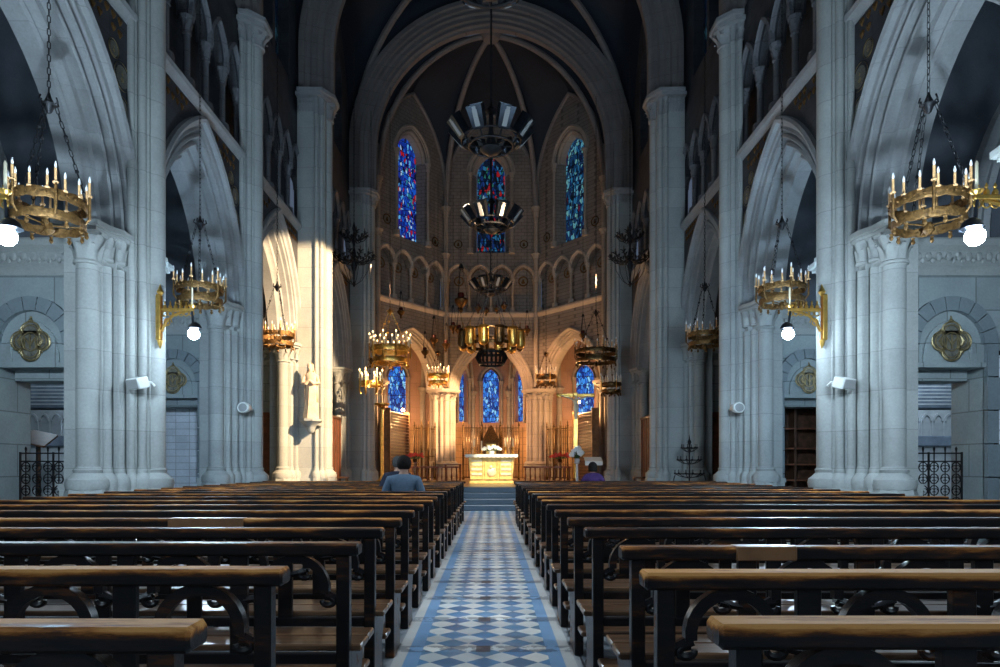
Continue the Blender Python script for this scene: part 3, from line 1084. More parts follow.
# ------------------------------------------------------------------ side chapels
for s in (-1, 1):
    w = struct('wall_chapel_%s' % SIDE[s], 'side chapel walls on the %s with arched doorways' % SIDE[s], 'wall')

    def bx(m, x0, x1, y0, y1, z0, z1):
        m.box(min(s * x0, s * x1), max(s * x0, s * x1), y0, y1, z0, z1)
    for k in (3, 4, 5, 6):
        Y = PY[k]
        yf, yb = Y - 0.4, Y + 0.38
        dx0, dx1, dz = 6.96, 8.13, 2.9
        x0 = 6.55 if k < 6 else 6.1
        m = MB()
        if k in (3, 4):
            bx(m, x0, dx0, yf, yb, 0, dz)
            bx(m, dx1, 10.95, yf, yb, 0, dz)
        else:
            bx(m, x0, 10.95, yf, yb, 0, dz)
        bx(m, x0, 10.95, yf, yb, dz, 4.95)
        m.build('transverse_wall', 'chapel_stone', w)
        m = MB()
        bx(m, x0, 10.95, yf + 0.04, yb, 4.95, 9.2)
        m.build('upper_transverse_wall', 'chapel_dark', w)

        def mpd(u, dep, z, yf=yf):
            return (s * u, yf + dep, z)
        # carved cornice
        m = MB()
        bar(m, mpd, x0, 10.9, [(0.1, 4.42), (-0.03, 4.42), (-0.05, 4.5), (-0.10, 4.55), (-0.08, 4.62), (-0.10, 4.78), (-0.2, 4.86), (-0.2, 4.98), (0.1, 5.02)])
        for i in range(26):
            u = x0 + 0.1 + i * 0.165
            m.ball((s * u, yf - 0.11, 4.70), 0.055, 0.04, 0.075, 8, 6)
            m.ball((s * (u + 0.08), yf - 0.10, 4.64), 0.035, 0.03, 0.05, 8, 6)
        m.build('carved_cornice', 'pier_stone', w)
        if k in (3, 4):
            uc, zs = 7.545, 3.28
            m = MB()
            nv = 9
            for v_ in range(nv):
                t0, t1 = PI * v_ / nv + 0.012, PI * (v_ + 1) / nv - 0.012
                rings = []
                for q_ in range(5):
                    tt = t0 + (t1 - t0) * q_ / 4
                    cu, sz = -cos(tt), sin(tt)
                    rings.append([mpd(uc + 0.53 * cu, -0.10, zs + 0.55 * sz), mpd(uc + 0.755 * cu, -0.10, zs + 0.78 * sz), mpd(uc + 0.755 * cu, 0.02, zs + 0.78 * sz), mpd(uc + 0.53 * cu, 0.02, zs + 0.55 * sz)])
                m.loft(rings)
            for qd in (-1, 1):
                for j in range(6):
                    z0 = j * 0.548
                    e = 0.0 if j % 2 else 0.09
                    xa, xb = (uc + 0.585, uc + 0.76 + e * 0.6) if qd > 0 else (uc - 0.72 + e * 0.2, uc - 0.585)
                    bx(m, xa, xb, yf - 0.09, yf + 0.02, z0 + 0.010, z0 + 0.538)
            m.build('door_surround', 'surround_stone', w)
            m = MB()
            arch_sweep(m, mpd, uc, 0.34, 0.46, zs - 0.15, [(0.1, 0.02), (0.09, -0.04), (0.02, -0.05), (0.0, 0.0)], 8)
            bx(m, uc - 0.44, uc - 0.34, yf - 0.04, yf + 0.02, 2.98, zs - 0.15)
            bx(m, uc + 0.34, uc + 0.44, yf - 0.04, yf + 0.02, 2.98, zs - 0.15)
            bx(m, dx0 - 0.04, dx1 + 0.04, yf - 0.05, yf + 0.02, 2.9, 2.98)
            bx(m, dx0, dx1 - 0.1, yf + 0.25, yb, 2.72, 2.92)
            m.build('tympanum_moulding', 'chapel_stone', w)
        # vault rib on the chapel wall
        m = MB()
        arch_sweep(m, mpd, 9.6, 1.45, 3.2, 5.0, [(0.34, 0.05), (0.32, -0.1), (0.18, -0.14), (0.1, -0.08), (0.0, -0.1), (0.0, 0.05)], 12)
        m.build('chapel_rib', 'arch_stone', w)
    m = MB()
    bx(m, 10.9, 11.2, -4, 27, 0, 9.2)
    m.build('outer_wall', 'chapel_stone', w)
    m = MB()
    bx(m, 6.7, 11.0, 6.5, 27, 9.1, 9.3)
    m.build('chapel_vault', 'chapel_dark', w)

# ------------------------------------------------------------------ floors and steps
fl = struct('floor', 'grey stone floor with a blue and white tiled aisle', 'floor')
m = MB()
m.box(-11.2, 11.2, -4, 36, -0.2, -0.002)
m.build('stone_slabs', 'floor_slabs', fl)
m = MB()
m.box(-0.645, 0.555, -2, 19.0, -0.1, 0.0)
m.build('tiled_aisle', 'aisle_tiles', fl)
st = struct('trim_1', 'four grey-blue stone steps up to the choir', 'steps')
for i in range(4):
    m = MB()
    m.bbox(-4.9, 4.9, 19.0 + 0.35 * i, 20.7, 0.16 * i, 0.16 * (i + 1), 0.012)
    m.build('step', 'step_stone', st)
m = MB()
m.box(-5.0, 5.0, 20.7, 26.2, 0, 0.638)
m.box(-9.4, 9.4, 26.2, 35.3, 0, 0.638)
o = m.build('floor_choir', 'choir_floor')
tag(o, 'raised choir floor around the altar', 'floor', kind='structure')


# ================================================================== pews
PL = 2.36           # half length of a pew
ORD = ['front', 'second', 'third', 'fourth', 'fifth', 'sixth', 'seventh', 'eighth', 'ninth', 'tenth', 'eleventh', 'twelfth', 'thirteenth',
       'fourteenth', 'fifteenth', 'sixteenth', 'seventeenth', 'eighteenth', 'nineteenth']


def make_pew(label, group):
    t = thing('church_pew', label, 'pew', group=group)
    m = MB()
    m.bbox(-PL, PL, -0.05, 0.05, 0.872, 0.93, 0.009)
    m.build('top_rail', 'pew_wood', t)
    for q in (-1, 1):
        m = MB()
        m.bbox(q * (PL - 0.075) - 0.03, q * (PL - 0.075) + 0.03, -0.03, 0.03, 0.0, 0.875, 0.006)
        m.build('post', 'pew_wood', t)
    pit = 0.516
    n = 9
    for i in range(n):
        x = (i - (n - 1) / 2) * pit
        m = MB()
        path = []
        for a in range(-35, 216, 12):
            r = 0.14
            path.append((x + r * cos(math.radians(a)), 0, 0.715 + r * sin(math.radians(a))))
        rr = 0.022
        # flattened square-edged hoop
        out, inn = 0.158, 0.118
        rings = []
        for a in range(-8, 189, 14):
            c, s_ = cos(math.radians(a)), sin(math.radians(a))
            rings.append([(x + c * out, -0.02, 0.718 + s_ * out), (x + c * out, 0.02, 0.718 + s_ * out), (x + c * inn, 0.02, 0.718 + s_ * inn), (x + c * inn, -0.02, 0.718 + s_ * inn)])
        m.loft(rings)
        for q in (-1, 1):
            # scrolled foot and the link to the neighbouring upright
            sc = [(x + q * (0.138 + 0.05 * sin(a) * (1 - a / 7)), 0, 0.665 - 0.032 * (1 - cos(a)) * (1 - a / 9) + 0.02) for a in [0.5 * j for j in range(10)]]
            m.tube(sc, [0.022 - 0.0012 * j for j in range(10)], 6)
            m.tube([(x + q * 0.13, 0, 0.70), (x + q * 0.19, 0, 0.672), (x + q * 0.235, 0, 0.665)], [0.022, 0.018, 0.02], 6)
        m.build('arch_brace', 'pew_wood', t)
    for i in range(n - 1):
        x = (i - (n - 2) / 2) * pit
        m = MB()
        m.bbox(x - 0.04, x + 0.04, -0.016, 0.016, 0.40, 0.875, 0.004)
        m.build('back_slat', 'pew_wood', t)
    m = MB()
    m.bbox(-PL + 0.09, PL - 0.09, -0.02, 0.018, 0.375, 0.425, 0.005)
    m.build('lower_rail', 'pew_wood', t)
    m = MB()
    m.bbox(-PL, PL, 0.032, 0.20, 0.42, 0.452, 0.007)
    m.bbox(-PL, PL, 0.208, 0.37, 0.42, 0.452, 0.007)
    m.build('seat', 'seat_wood', t)
    for x in (-PL + 0.07, -0.774, 0.774, PL - 0.07):
        m = MB()
        prof = [(0.05, 0.42), (0.34, 0.42), (0.33, 0.34), (0.27, 0.24), (0.26, 0.12), (0.31, 0.0), (0.05, 0.0)]
        m.loft([[(x - 0.02, y, z) for y, z in prof], [(x + 0.02, y, z) for y, z in prof]])
        m.build('seat_support', 'pew_wood', t)
    m = MB()
    m.bbox(-PL + 0.05, PL - 0.05, -0.315, -0.14, 0.20, 0.232, 0.008)
    m.build('kneeler', 'seat_wood', t)
    for x in (-PL + 0.12, -0.774, 0.774, PL - 0.12):
        m = MB()
        m.lathe([(0.03, 0), (0.034, 0.02), (0.02, 0.045), (0.026, 0.09), (0.032, 0.13), (0.022, 0.17), (0.034, 0.2)], (x, -0.228, 0), 10)
        m.bbox(x - 0.018, x + 0.018, -0.228, -0.02, 0.165, 0.2, 0.004)
        m.build('kneeler_leg', 'pew_wood', t)
    return t


LY = [1.54, 2.35, 3.11, 3.83, 4.52]
RY = [1.57, 2.28, 2.97, 3.83, 4.58]
while len(LY) < 19:
    LY.append(LY[-1] + 0.79)
    RY.append(RY[-1] + 0.79)
LJ = [-0.052, -0.105, 0.0, -0.01, 0.0]
RJ = [-0.015, -0.015, 0.045, 0.01, 0.0]
pew0 = None
PEWS = {}
WORN = {(1, 1): 'bleached orange rail', (-1, 1): 'brown worn rail', (1, 2): 'short pale repair patch', (-1, 4): 'long pale repair strip'}
for s, ys, jit, name in ((-1, LY, LJ, 'left'), (1, RY, RJ, 'right')):
    for k, y in enumerate(ys):
        extra = ' with ' + WORN[(s, k)] if (s, k) in WORN else ''
        if k == 18:
            lab = 'dark wooden pew farthest from the camera on the %s of the aisle' % name
        elif k == 0:
            lab = 'dark wooden pew nearest the camera on the %s of the aisle%s' % (name, extra)
        else:
            lab = 'dark wooden pew%s, %s from camera %s of the aisle' % (extra, ORD[k], name)
        grp = 'pews in rows on the %s of the aisle' % name
        x = (-0.60 - PL if s < 0 else 0.52 + PL) + (jit[k] if k < len(jit) else random.uniform(-0.015, 0.015))
        if pew0 is None:
            pew0 = make_pew(lab, grp)
            pew0.location = (x, y - 0.05, 0)
            PEWS[(s, k)] = pew0
        else:
            PEWS[(s, k)] = dup(pew0, (x, y - 0.05, 0), lab, group=grp)
WEAR = {(-1, 0): 0.85, (-1, 1): 0.75, (1, 0): 0.8, (1, 1): 1.0, (1, 2): 0.45, (-1, 2): 0.35, (-1, 3): 0.4, (1, 3): 0.3, (-1, 5): 0.5, (1, 4): 0.25}
rw = random.Random(5)
for key, p in PEWS.items():
    base = WEAR.get(key, rw.uniform(0.15, 0.6))
    for ch in p.children:
        k = 1.0 if ch.name.startswith('top_rail') else rw.uniform(0.1, 1.2)
        ch.color = (min(1, base * k), 0, 0, 1)
for key, xa, xb, z0, z1 in (((1, 2), 1.055, 1.315, 0.872, 0.931), ((-1, 4), -2.14, -1.64, 0.872, 0.931)):
    p = PEWS[key]
    px = p.location[0]
    m = MB()
    m.bbox(xa - px, xb - px, -0.058, 0.03, z0, z1 + 0.003, 0.004)
    o = m.build('repair_patch', 'patch_wood', p)
    o['label'] = 'pale bare wood repair patch'
# one bare upright in the right-hand second pew
# ================================================================== chandeliers
def candle(t, x, y, z0, z1, r=0.017, mat='candle_sleeve', bulb='bulb_glass'):
    m = MB()
    m.lathe([(r * 1.9, z0 - 0.03), (r * 2.3, z0 - 0.012), (r * 1.2, z0), (r, z0 + 0.01), (r, z1)], (x, y, 0), 8)
    c = m.build('candle', mat, t)
    m = MB()
    if bulb:
        m.lathe([(r * 0.6, z1), (r * 1.05, z1 + 0.025), (r * 0.9, z1 + 0.05), (r * 0.3, z1 + 0.085)], (x, y, 0), 8)
        m.build('bulb', bulb, c)
    return c


def band(m, r, z0, z1, th=0.014, n=48, lobes=0):
    rings = []
    for j in range(n):
        t = 2 * PI * j / n
        e = 0.02 * abs(sin(lobes * t / 2)) if lobes else 0
        rings.append([((r + d) * cos(t), (r + d) * sin(t), z) for d, z in ((0, z0 - e), (0.006, z0 + 0.012 - e), (0, (z0 + z1) / 2), (0.006, z1 - 0.012 + e), (0, z1 + e), (-th, z1 + e), (-th, z0 - e))])
    rings.append(rings[0])
    m.loft(rings, cap=False)


def chain(m, p, q, r=0.012, link=0.09):
    """alternating flat links between two points"""
    P, Q = Vector(p), Vector(q)
    L = (Q - P).length
    n = max(2, int(L / link))
    d = (Q - P) / n
    t = d.normalized()
    a = t.orthogonal().normalized()
    b = t.cross(a)
    for i in range(n):
        A, B = P + d * (i - 0.12), P + d * (i + 1.12)
        w = a if i % 2 else b
        path = [A + w * 0.0, A + t * link * 0.2 + w * r * 1.6, B - t * link * 0.2 + w * r * 1.6, B, B - t * link * 0.2 - w * r * 1.6, A + t * link * 0.2 - w * r * 1.6]
        m.tube([tuple(x) for x in path], r * 0.55, 4, closed=True)


def ring_chandelier(label, group, R=0.44, nshort=14, ntall=6, mat='old_gold', hub=1.35, drop=10.3, cm='iron', lower=True, candle_mat='candle_sleeve', sc=1.0, bulb='bulb_glass'):
    t = thing('candle_chandelier', label, 'chandelier', group=group)
    m = MB()
    band(m, R, 0.0, 0.105 * sc, lobes=12)
    for j in range(24):
        a = 2 * PI * j / 24
        m.ball((R * 1.012 * cos(a), R * 1.012 * sin(a), 0.055 * sc), 0.02 * sc, n=6, m=4)
    m.build('upper_band', mat, t)
    if lower:
        m = MB()
        band(m, R * 0.96, -0.24 * sc, -0.15 * sc, lobes=12)
        for j in range(12):
            a = 2 * PI * j / 12
            m.lathe([(0.012, -0.35 * sc), (0.03 * sc, -0.32 * sc), (0.018, -0.28 * sc), (0.03, -0.26 * sc)], (R * 0.96 * cos(a), R * 0.96 * sin(a), 0), 6)
        for j in range(3):
            a = 2 * PI * j / 3 + 0.3
            m.tube([(R * 0.95 * cos(a), R * 0.95 * sin(a), -0.23 * sc), (0, 0, -0.24 * sc)], 0.012, 5)
        m.lathe([(0.02, -0.36 * sc), (0.07, -0.30 * sc), (0.04, -0.2 * sc)], (0, 0, 0), 8)
        m.build('lower_ring', mat, t)
    for j in range(ntall):
        a = 2 * PI * (j + 0.2) / ntall
        x, y = (R + 0.045) * cos(a), (R + 0.045) * sin(a)
        m = MB()
        m.tube([(R * 0.97 * cos(a), R * 0.97 * sin(a), -0.2 * sc), (x, y, -0.12 * sc), (x, y, 0.2 * sc)], [0.012, 0.02 * sc, 0.016 * sc], 6)
        m.build('strut', mat, t)
        candle(t, x, y, 0.20 * sc, 0.36 * sc, 0.016 * sc, candle_mat, bulb)
    for j in range(nshort):
        a = 2 * PI * (j + 0.5) / nshort + 0.1
        candle(t, (R - 0.005) * cos(a), (R - 0.005) * sin(a), 0.13 * sc, 0.27 * sc, 0.015 * sc, candle_mat, bulb)
    m = MB()
    m.lathe([(0.01, hub - 0.12), (0.035, hub - 0.1), (0.06, hub - 0.03), (0.10, hub), (0.06, hub + 0.03), (0.03, hub + 0.1), (0.012, hub + 0.16)], (0, 0, 0), 10)
    for j in range(6):
        a = PI * j / 3
        m.tube([(0.06 * cos(a), 0.06 * sin(a), hub), (0.12 * cos(a), 0.12 * sin(a), hub + 0.03), (0.10 * cos(a), 0.10 * sin(a), hub + 0.09)], 0.012, 5)
    m.build('hub', cm, t)
    for j in range(3):
        a = 2 * PI * j / 3 + 0.5
        m = MB()
        chain(m, (R * cos(a), R * sin(a), 0.1 * sc), (0.08 * cos(a), 0.08 * sin(a), hub - 0.01), 0.011)
        for q in (0.35, 0.7):
            m.ball((R * cos(a) * (1 - q) + 0.08 * cos(a) * q, R * sin(a) * (1 - q) + 0.08 * sin(a) * q, 0.1 * sc * (1 - q) + (hub - 0.01) * q), 0.03 * sc, n=6, m=4)
        m.build('suspension_chain', cm, t)
    m = MB()
    chain(m, (0, 0, hub + 0.14), (0, 0, hub + drop), 0.011, 0.085)
    m.build('main_chain', 'iron', t)
    return t


BAYN = ['nearest', 'middle', 'farthest']
ch0 = None
for s in (-1, 1):
    for k, (Y, dz) in enumerate(((8.75, 4.67), (13.3, 4.75), (18.1, 4.78))):
        lab = 'brass ring chandelier of electric candles in the %s arch on the %s of the nave' % (BAYN[k], SIDE[s])
        x = s * 5.80 - (0.06 if s > 0 and k == 0 else 0)
        grp = 'ring chandeliers hanging in the nave arches'
        if ch0 is None:
            ch0 = ring_chandelier(lab, grp)
            ch0.location = (x, Y, dz)
        else:
            dup(ch0, (x, Y, dz), lab, rz=0.4 * k + (0.9 if s > 0 else 0))

# choir chandeliers
g = 'gilded chandeliers hung around the choir'
p = at(390, 352, 25.2)
c = ring_chandelier('large bright gilded candle chandelier at the left of the choir', g, R=0.72, nshort=20, ntall=10, mat='gold', hub=1.5, drop=8.5, cm='gold', candle_mat='wax', sc=1.75, bulb='bulb_lit')
c.location = p
p = at(371, 386, 24.0)
c2 = ring_chandelier('small gilded candle ring hanging low beside the left choir pillar', g, R=0.36, nshort=8, ntall=6, mat='gold', hub=0.9, drop=9.0, cm='bronze', candle_mat='wax', sc=1.5, lower=False, bulb='bulb_lit')
c2.location = p
p = at(438, 377, 28.6)
c3 = ring_chandelier('small bright candle ring in front of the left apse pier', g, R=0.42, nshort=10, ntall=4, mat='gold', hub=1.0, drop=7.5, cm='bronze', candle_mat='wax', sc=1.2, bulb='bulb_lit')
c3.location = p
c4 = dup(c3, at(546, 378, 28.6), 'small dark bronze candle ring in front of the right apse pier')
c5 = dup(c3, at(611, 386, 25.9), 'small dark candle ring close to the right choir pillar', scale=0.92)
p = at(596, 354, 24.6)
c6 = ring_chandelier('wide dark bronze candle crown at the right of the choir', g, R=0.76, nshort=16, ntall=8, mat='bronze', hub=1.5, drop=8.0, cm='iron', candle_mat='candle_sleeve', sc=1.3)
c6.location = p
for o in (c4, c5):
    for ch in o.children:
        if ch.name.startswith(('upper_band', 'lower_ring')):
            ch.data = ch.data.copy()
            ch.data.materials[0] = MATS['bronze']
        for g_ in ch.children:
            g_.data = g_.data.copy()
            g_.data.materials[0] = MATS['bulb_glass']

# great lantern crown over the altar
p = at(491.5, 341, 24.6)
t = thing('lantern_chandelier', 'huge gilt and dark crown of round lanterns hanging above the altar', 'chandelier', p)
RC = 1.08
m = MB()
band(m, RC - 0.1, -0.22, -0.1, 0.02, 48)
band(m, RC - 0.1, 0.3, 0.38, 0.02, 48)
m.build('ring', 'bronze', t)
for j in range(12):
    a = 2 * PI * (j + 0.5) / 12
    x, y = RC * cos(a), RC * sin(a)
    m = MB()
    m.lathe([(0.05, -0.34), (0.14, -0.28), (0.17, -0.22), (0.16, 0.26), (0.20, 0.30), (0.18, 0.36), (0.06, 0.40)], (x, y, 0), 12)
    for i in range(6):
        b = PI * i / 3
        m.lathe([(0.012, -0.22), (0.012, 0.3)], (x + 0.175 * cos(b), y + 0.175 * sin(b), 0), 5)
    o = m.build('lantern', 'gold' if j % 3 else 'bronze', t)
    m = MB()
    m.lathe([(0.012, 0.38), (0.03, 0.44), (0.015, 0.5), (0.025, 0.56), (0.004, 0.66)], (x, y, 0), 6)
    m.build('finial', 'old_gold', o)
m = MB()
for q in range(20):
    a = 2 * PI * q / 20
    m.tube([(0.5 * cos(a), 0.5 * sin(a), -0.45), (0.56 * cos(a), 0.56 * sin(a), -0.62), (0.45 * cos(a), 0.45 * sin(a), -0.85)], [0.03, 0.05, 0.02], 5)
band(m, 0.5, -0.5, -0.4, 0.02, 32)
band(m, 0.46, -0.9, -0.82, 0.02, 32)
m.build('lower_crown', 'iron', t)
for j in range(6):
    a = PI * j / 3
    m = MB()
    chain(m, (RC * 0.92 * cos(a), RC * 0.92 * sin(a), 0.38), (0.07 * cos(a), 0.07 * sin(a), 2.2), 0.013, 0.12)
    m.build('suspension_chain', 'iron', t)
    m = MB()
    chain(m, (RC * 0.9 * cos(a), RC * 0.9 * sin(a), -0.2), (0.5 * cos(a), 0.5 * sin(a), -0.45), 0.012, 0.12)
    m.build('drop_chain', 'iron', t)
m = MB()
m.lathe([(0.02, 2.1), (0.12, 2.18), (0.05, 2.3), (0.02, 2.4)], (0, 0, 0), 8)
chain(m, (0, 0, 2.35), (0, 0, 12.4), 0.018, 0.16)
m.build('main_chain', 'iron', t)


# foliate dark chandeliers
def foliate(label, loc, group):
    t = thing('foliate_chandelier', label, 'chandelier', loc, group=group)
    m = MB()
    m.lathe([(0.02, -1.2), (0.08, -1.1), (0.03, -0.95), (0.06, -0.6), (0.14, -0.35), (0.05, -0.1), (0.10, 0.1), (0.04, 0.4), (0.11, 0.75), (0.04, 1.0), (0.09, 1.15), (0.02, 1.4)], (0, 0, 0), 10)
    m.build('stem', 'iron', t)
    for tier, (n, r, z, up) in enumerate(((12, 0.84, -0.1, 0.2), (8, 0.55, 0.75, 0.16))):
        for j in range(n):
            a = 2 * PI * (j + 0.5 * tier) / n
            c, s_ = cos(a), sin(a)
            m = MB()
            path = [(0.05 * c, 0.05 * s_, z + 0.05), (r * 0.4 * c, r * 0.4 * s_, z - 0.14), (r * 0.8 * c, r * 0.8 * s_, z - 0.06), (r * c, r * s_, z + up * 0.4)]
            m.tube(path, [0.03, 0.025, 0.022, 0.02], 6)
            for k in range(3):
                f = (0.45, 0.75, 1.0)[k]
                px, py, pz = r * f * c, r * f * s_, z - 0.06 + 0.06 * k
                for d in (-1, 0, 1):
                    b = a + d * 0.9
                    rows = []
                    for q, w in ((0, 0.015), (0.5, 0.05), (1.0, 0.004)):
                        L = 0.17 * q
                        lx, ly, lz = px + L * cos(b), py + L * sin(b), pz + 0.13 * sin(q * 2.2) * (1 if d else 0.6)
                        rows.append([(lx - sin(b) * w, ly + cos(b) * w, lz), (lx, ly, lz + 0.02), (lx + sin(b) * w, ly - cos(b) * w, lz)])
                    m.grid(rows)
            m.lathe([(0.02, z + up * 0.3), (0.055, z + up * 0.6), (0.05, z + up * 0.8)], (r * c, r * s_, 0), 8)
            o = m.build('branch', 'iron', t)
            m = MB()
            m.lathe([(0.018, z + up * 0.7), (0.018, z + up * 0.7 + 0.15), (0.006, z + up * 0.7 + 0.22)], (r * c, r * s_, 0), 6)
            m.build('candle', 'bronze', o)
    for j in range(6):
        a = PI * j / 3
        m = MB()
        m.tube([(0.7 * cos(a), 0.7 * sin(a), -0.12), (0.62 * cos(a), 0.62 * sin(a), -0.55), (0.35 * cos(a), 0.35 * sin(a), -0.95), (0.04 * cos(a), 0.04 * sin(a), -1.12)], 0.012, 5)
        m.build('garland', 'iron', t)
    m = MB()
    chain(m, (0, 0, 1.35), (0, 0, 8.4), 0.018, 0.16)
    m.build('main_chain', 'iron', t)
    t.scale = (0.77, 0.77, 0.86)
    return t


f1 = foliate('dark leafy iron chandelier hanging by the left choir arch', at(354, 257, 22.9), 'leafy iron chandeliers in the choir')
dup(f1, at(630, 257, 22.9), 'dark leafy iron chandelier hanging by the right choir arch')


# projector clusters down the nave axis
def projector(label, loc, group, drop):
    t = thing('floodlight_cluster', label, 'floodlight', loc, group=group)
    m = MB()
    m.tube([(0.46 * cos(2 * PI * j / 24), 0.46 * sin(2 * PI * j / 24), -0.22) for j in range(24)], 0.025, 6, closed=True)
    m.tube([(0.62 * cos(2 * PI * j / 24), 0.62 * sin(2 * PI * j / 24), -0.10) for j in range(24)], 0.018, 6, closed=True)
    for j in range(4):
        a = PI * j / 4
        m.tube([(0.46 * cos(a), 0.46 * sin(a), -0.22), (-0.46 * cos(a), -0.46 * sin(a), -0.22)], 0.016, 5)
    m.lathe([(0.03, -0.40), (0.16, -0.36), (0.24, -0.28), (0.12, -0.2), (0.05, 0.1), (0.05, 0.45), (0.12, 0.5), (0.03, 0.62)], (0, 0, 0), 10)
    m.build('ring_frame', 'iron', t)
    for j in range(8):
        a = 2 * PI * (j + 0.5) / 8
        rad = Vector((cos(a), sin(a), 0))
        ta = Vector((-sin(a), cos(a), 0))
        ax = (rad * 0.62 + Vector((0, 0, 0.78))).normalized()
        nn = ta.cross(ax)
        base = rad * 0.56 + Vector((0, 0, -0.10))

        def xf(x, y, z, base=base, ta=ta, ax=ax, nn=nn):
            q = base + ta * x + nn * y + ax * z
            return tuple(q)
        m = MB()
        for (w, d, z) in ((1, 1, 1),):
            rings = []
            for z, w, d in ((0.0, 0.085, 0.06), (0.04, 0.125, 0.085), (0.40, 0.16, 0.10), (0.44, 0.165, 0.105), (0.44, 0.145, 0.085), (0.40, 0.14, 0.08)):
                rings.append([xf(x * w, y * d, z) for x, y in ((-1, -1), (1, -1), (1, 1), (-1, 1))])
            m.loft(rings)
        o = m.build('lamp_housing', 'steel', t)
        m = MB()
        m.add([xf(x * 0.04, sgn * 0.107, 0.42 if k else 0.06) for sgn in (1, -1) for k in (0, 1) for x in ((-1, 1) if not k else (1, -1))], [(0, 1, 2, 3), (4, 5, 6, 7)])
        m.box(-0.05, 0.05, -0.10, 0.10, 0.06, 0.36, lambda x, y, z: xf(x, y * 1.06, z))
        m.build('cooling_plate', 'speaker_grille', o)
        m = MB()
        m.tube([tuple(rad * 0.46 + Vector((0, 0, -0.22))), tuple(base + ax * 0.05)], 0.02, 5)
        m.build('yoke', 'iron', t)
    m = MB()
    m.tube([(0, 0, 0.6), (0, 0, drop)], 0.02, 6)
    m.build('pole', 'iron', t)
    return t


gp = 'floodlight clusters hung down the middle of the nave'
for i, (px, py, Y, lab) in enumerate(((490, -33, 8.95, 'nearest the camera, cut by the top of the view'), (491, 136, 13.85, 'in front of the tall central window'), (491.5, 220, 18.75, 'below the central window head'), (490.5, 287, 27.2, 'farthest, in front of the apse gallery'))):
    loc = at(px, py, Y)
    lab = 'black ring of tilted floodlights ' + lab
    projector(lab, loc, gp, 18.2 - loc[2])


# ================================================================== wall lamps
def bracket_lamp(s, Y, label):
    t = thing('bracket_lamp', label, 'lamp', (s * 5.56, Y, 3.70 if Y < 8 else 3.55), group='gilt bracket lamps on the nave pillars')
    i = -s
    m = MB()
    m.bbox(-0.05 * i - 0.03, -0.05 * i + 0.05, -0.05, 0.05, -0.15, 0.62, 0.012)
    m.lathe([(0.02, 0.6), (0.06, 0.66), (0.03, 0.72), (0.004, 0.8)], (-0.02 * i, 0, 0), 8)
    m.lathe([(0.004, -0.3), (0.035, -0.22), (0.05, -0.15)], (-0.02 * i, 0, 0), 8)
    m.build('backplate', 'gold', t)
    m = MB()
    m.bbox(min(0, i * 0.55), max(0, i * 0.55), -0.025, 0.025, 0.34, 0.39, 0.008)
    for j in range(6):
        x = i * (0.06 + 0.09 * j)
        m.lathe([(0.028, 0.39), (0.034, 0.42), (0.01, 0.46), (0.02, 0.48), (0.003, 0.52)], (x, 0, 0), 6)
        m.tube([(x + 0.04 * cos(q), 0, 0.30 + 0.04 * sin(q)) for q in [PI * k / 5 for k in range(10)]], 0.010, 5, closed=True)
    m.tube([(0, 0, 0.0), (i * 0.08, 0, 0.16), (i * 0.22, 0, 0.28), (i * 0.45, 0, 0.34)], [0.03, 0.025, 0.022, 0.02], 6)
    m.tube([(i * 0.1 + i * 0.08 * cos(q) * (1 - q / 12), 0, 0.15 + 0.08 * sin(q) * (1 - q / 12)) for q in [0.6 * k for k in range(14)]], 0.012, 5)
    m.build('arm', 'gold', t)
    m = MB()
    m.lathe([(0.025, 0.39), (0.06, 0.42), (0.065, 0.44), (0.02, 0.45)], (i * 0.52, 0, 0), 10)
    m.build('drip_pan', 'gold', t)
    m = MB()
    m.lathe([(0.017, 0.44), (0.016, 0.72), (0.004, 0.75)], (i * 0.52, 0, 0), 8)
    m.build('candle', 'wax', t)
    m = MB()
    m.tube([(i * 0.52, 0, 0.34), (i * 0.54, -0.01, 0.14)], 0.02, 6)
    m.lathe([(0.05, 0.03), (0.12, 0.05), (0.085, 0.12), (0.03, 0.16)], (i * 0.56, 0.02, 0), 12)
    h = m.build('lamp_head', 'steel', t)
    m = MB()
    m.ball((i * 0.56, -0.03, -0.05), 0.095, n=18, m=12)
    m.build('bulb', 'lamp_cool', h)
    return t


for s in (-1, 1):
    bracket_lamp(s, 6.92, 'gilt bracket lamp glowing at the %s edge of the view' % SIDE[s])
    bracket_lamp(s, 11.25, 'gilt bracket lamp glaring beside the %s pillar with a loudspeaker' % SIDE[s])

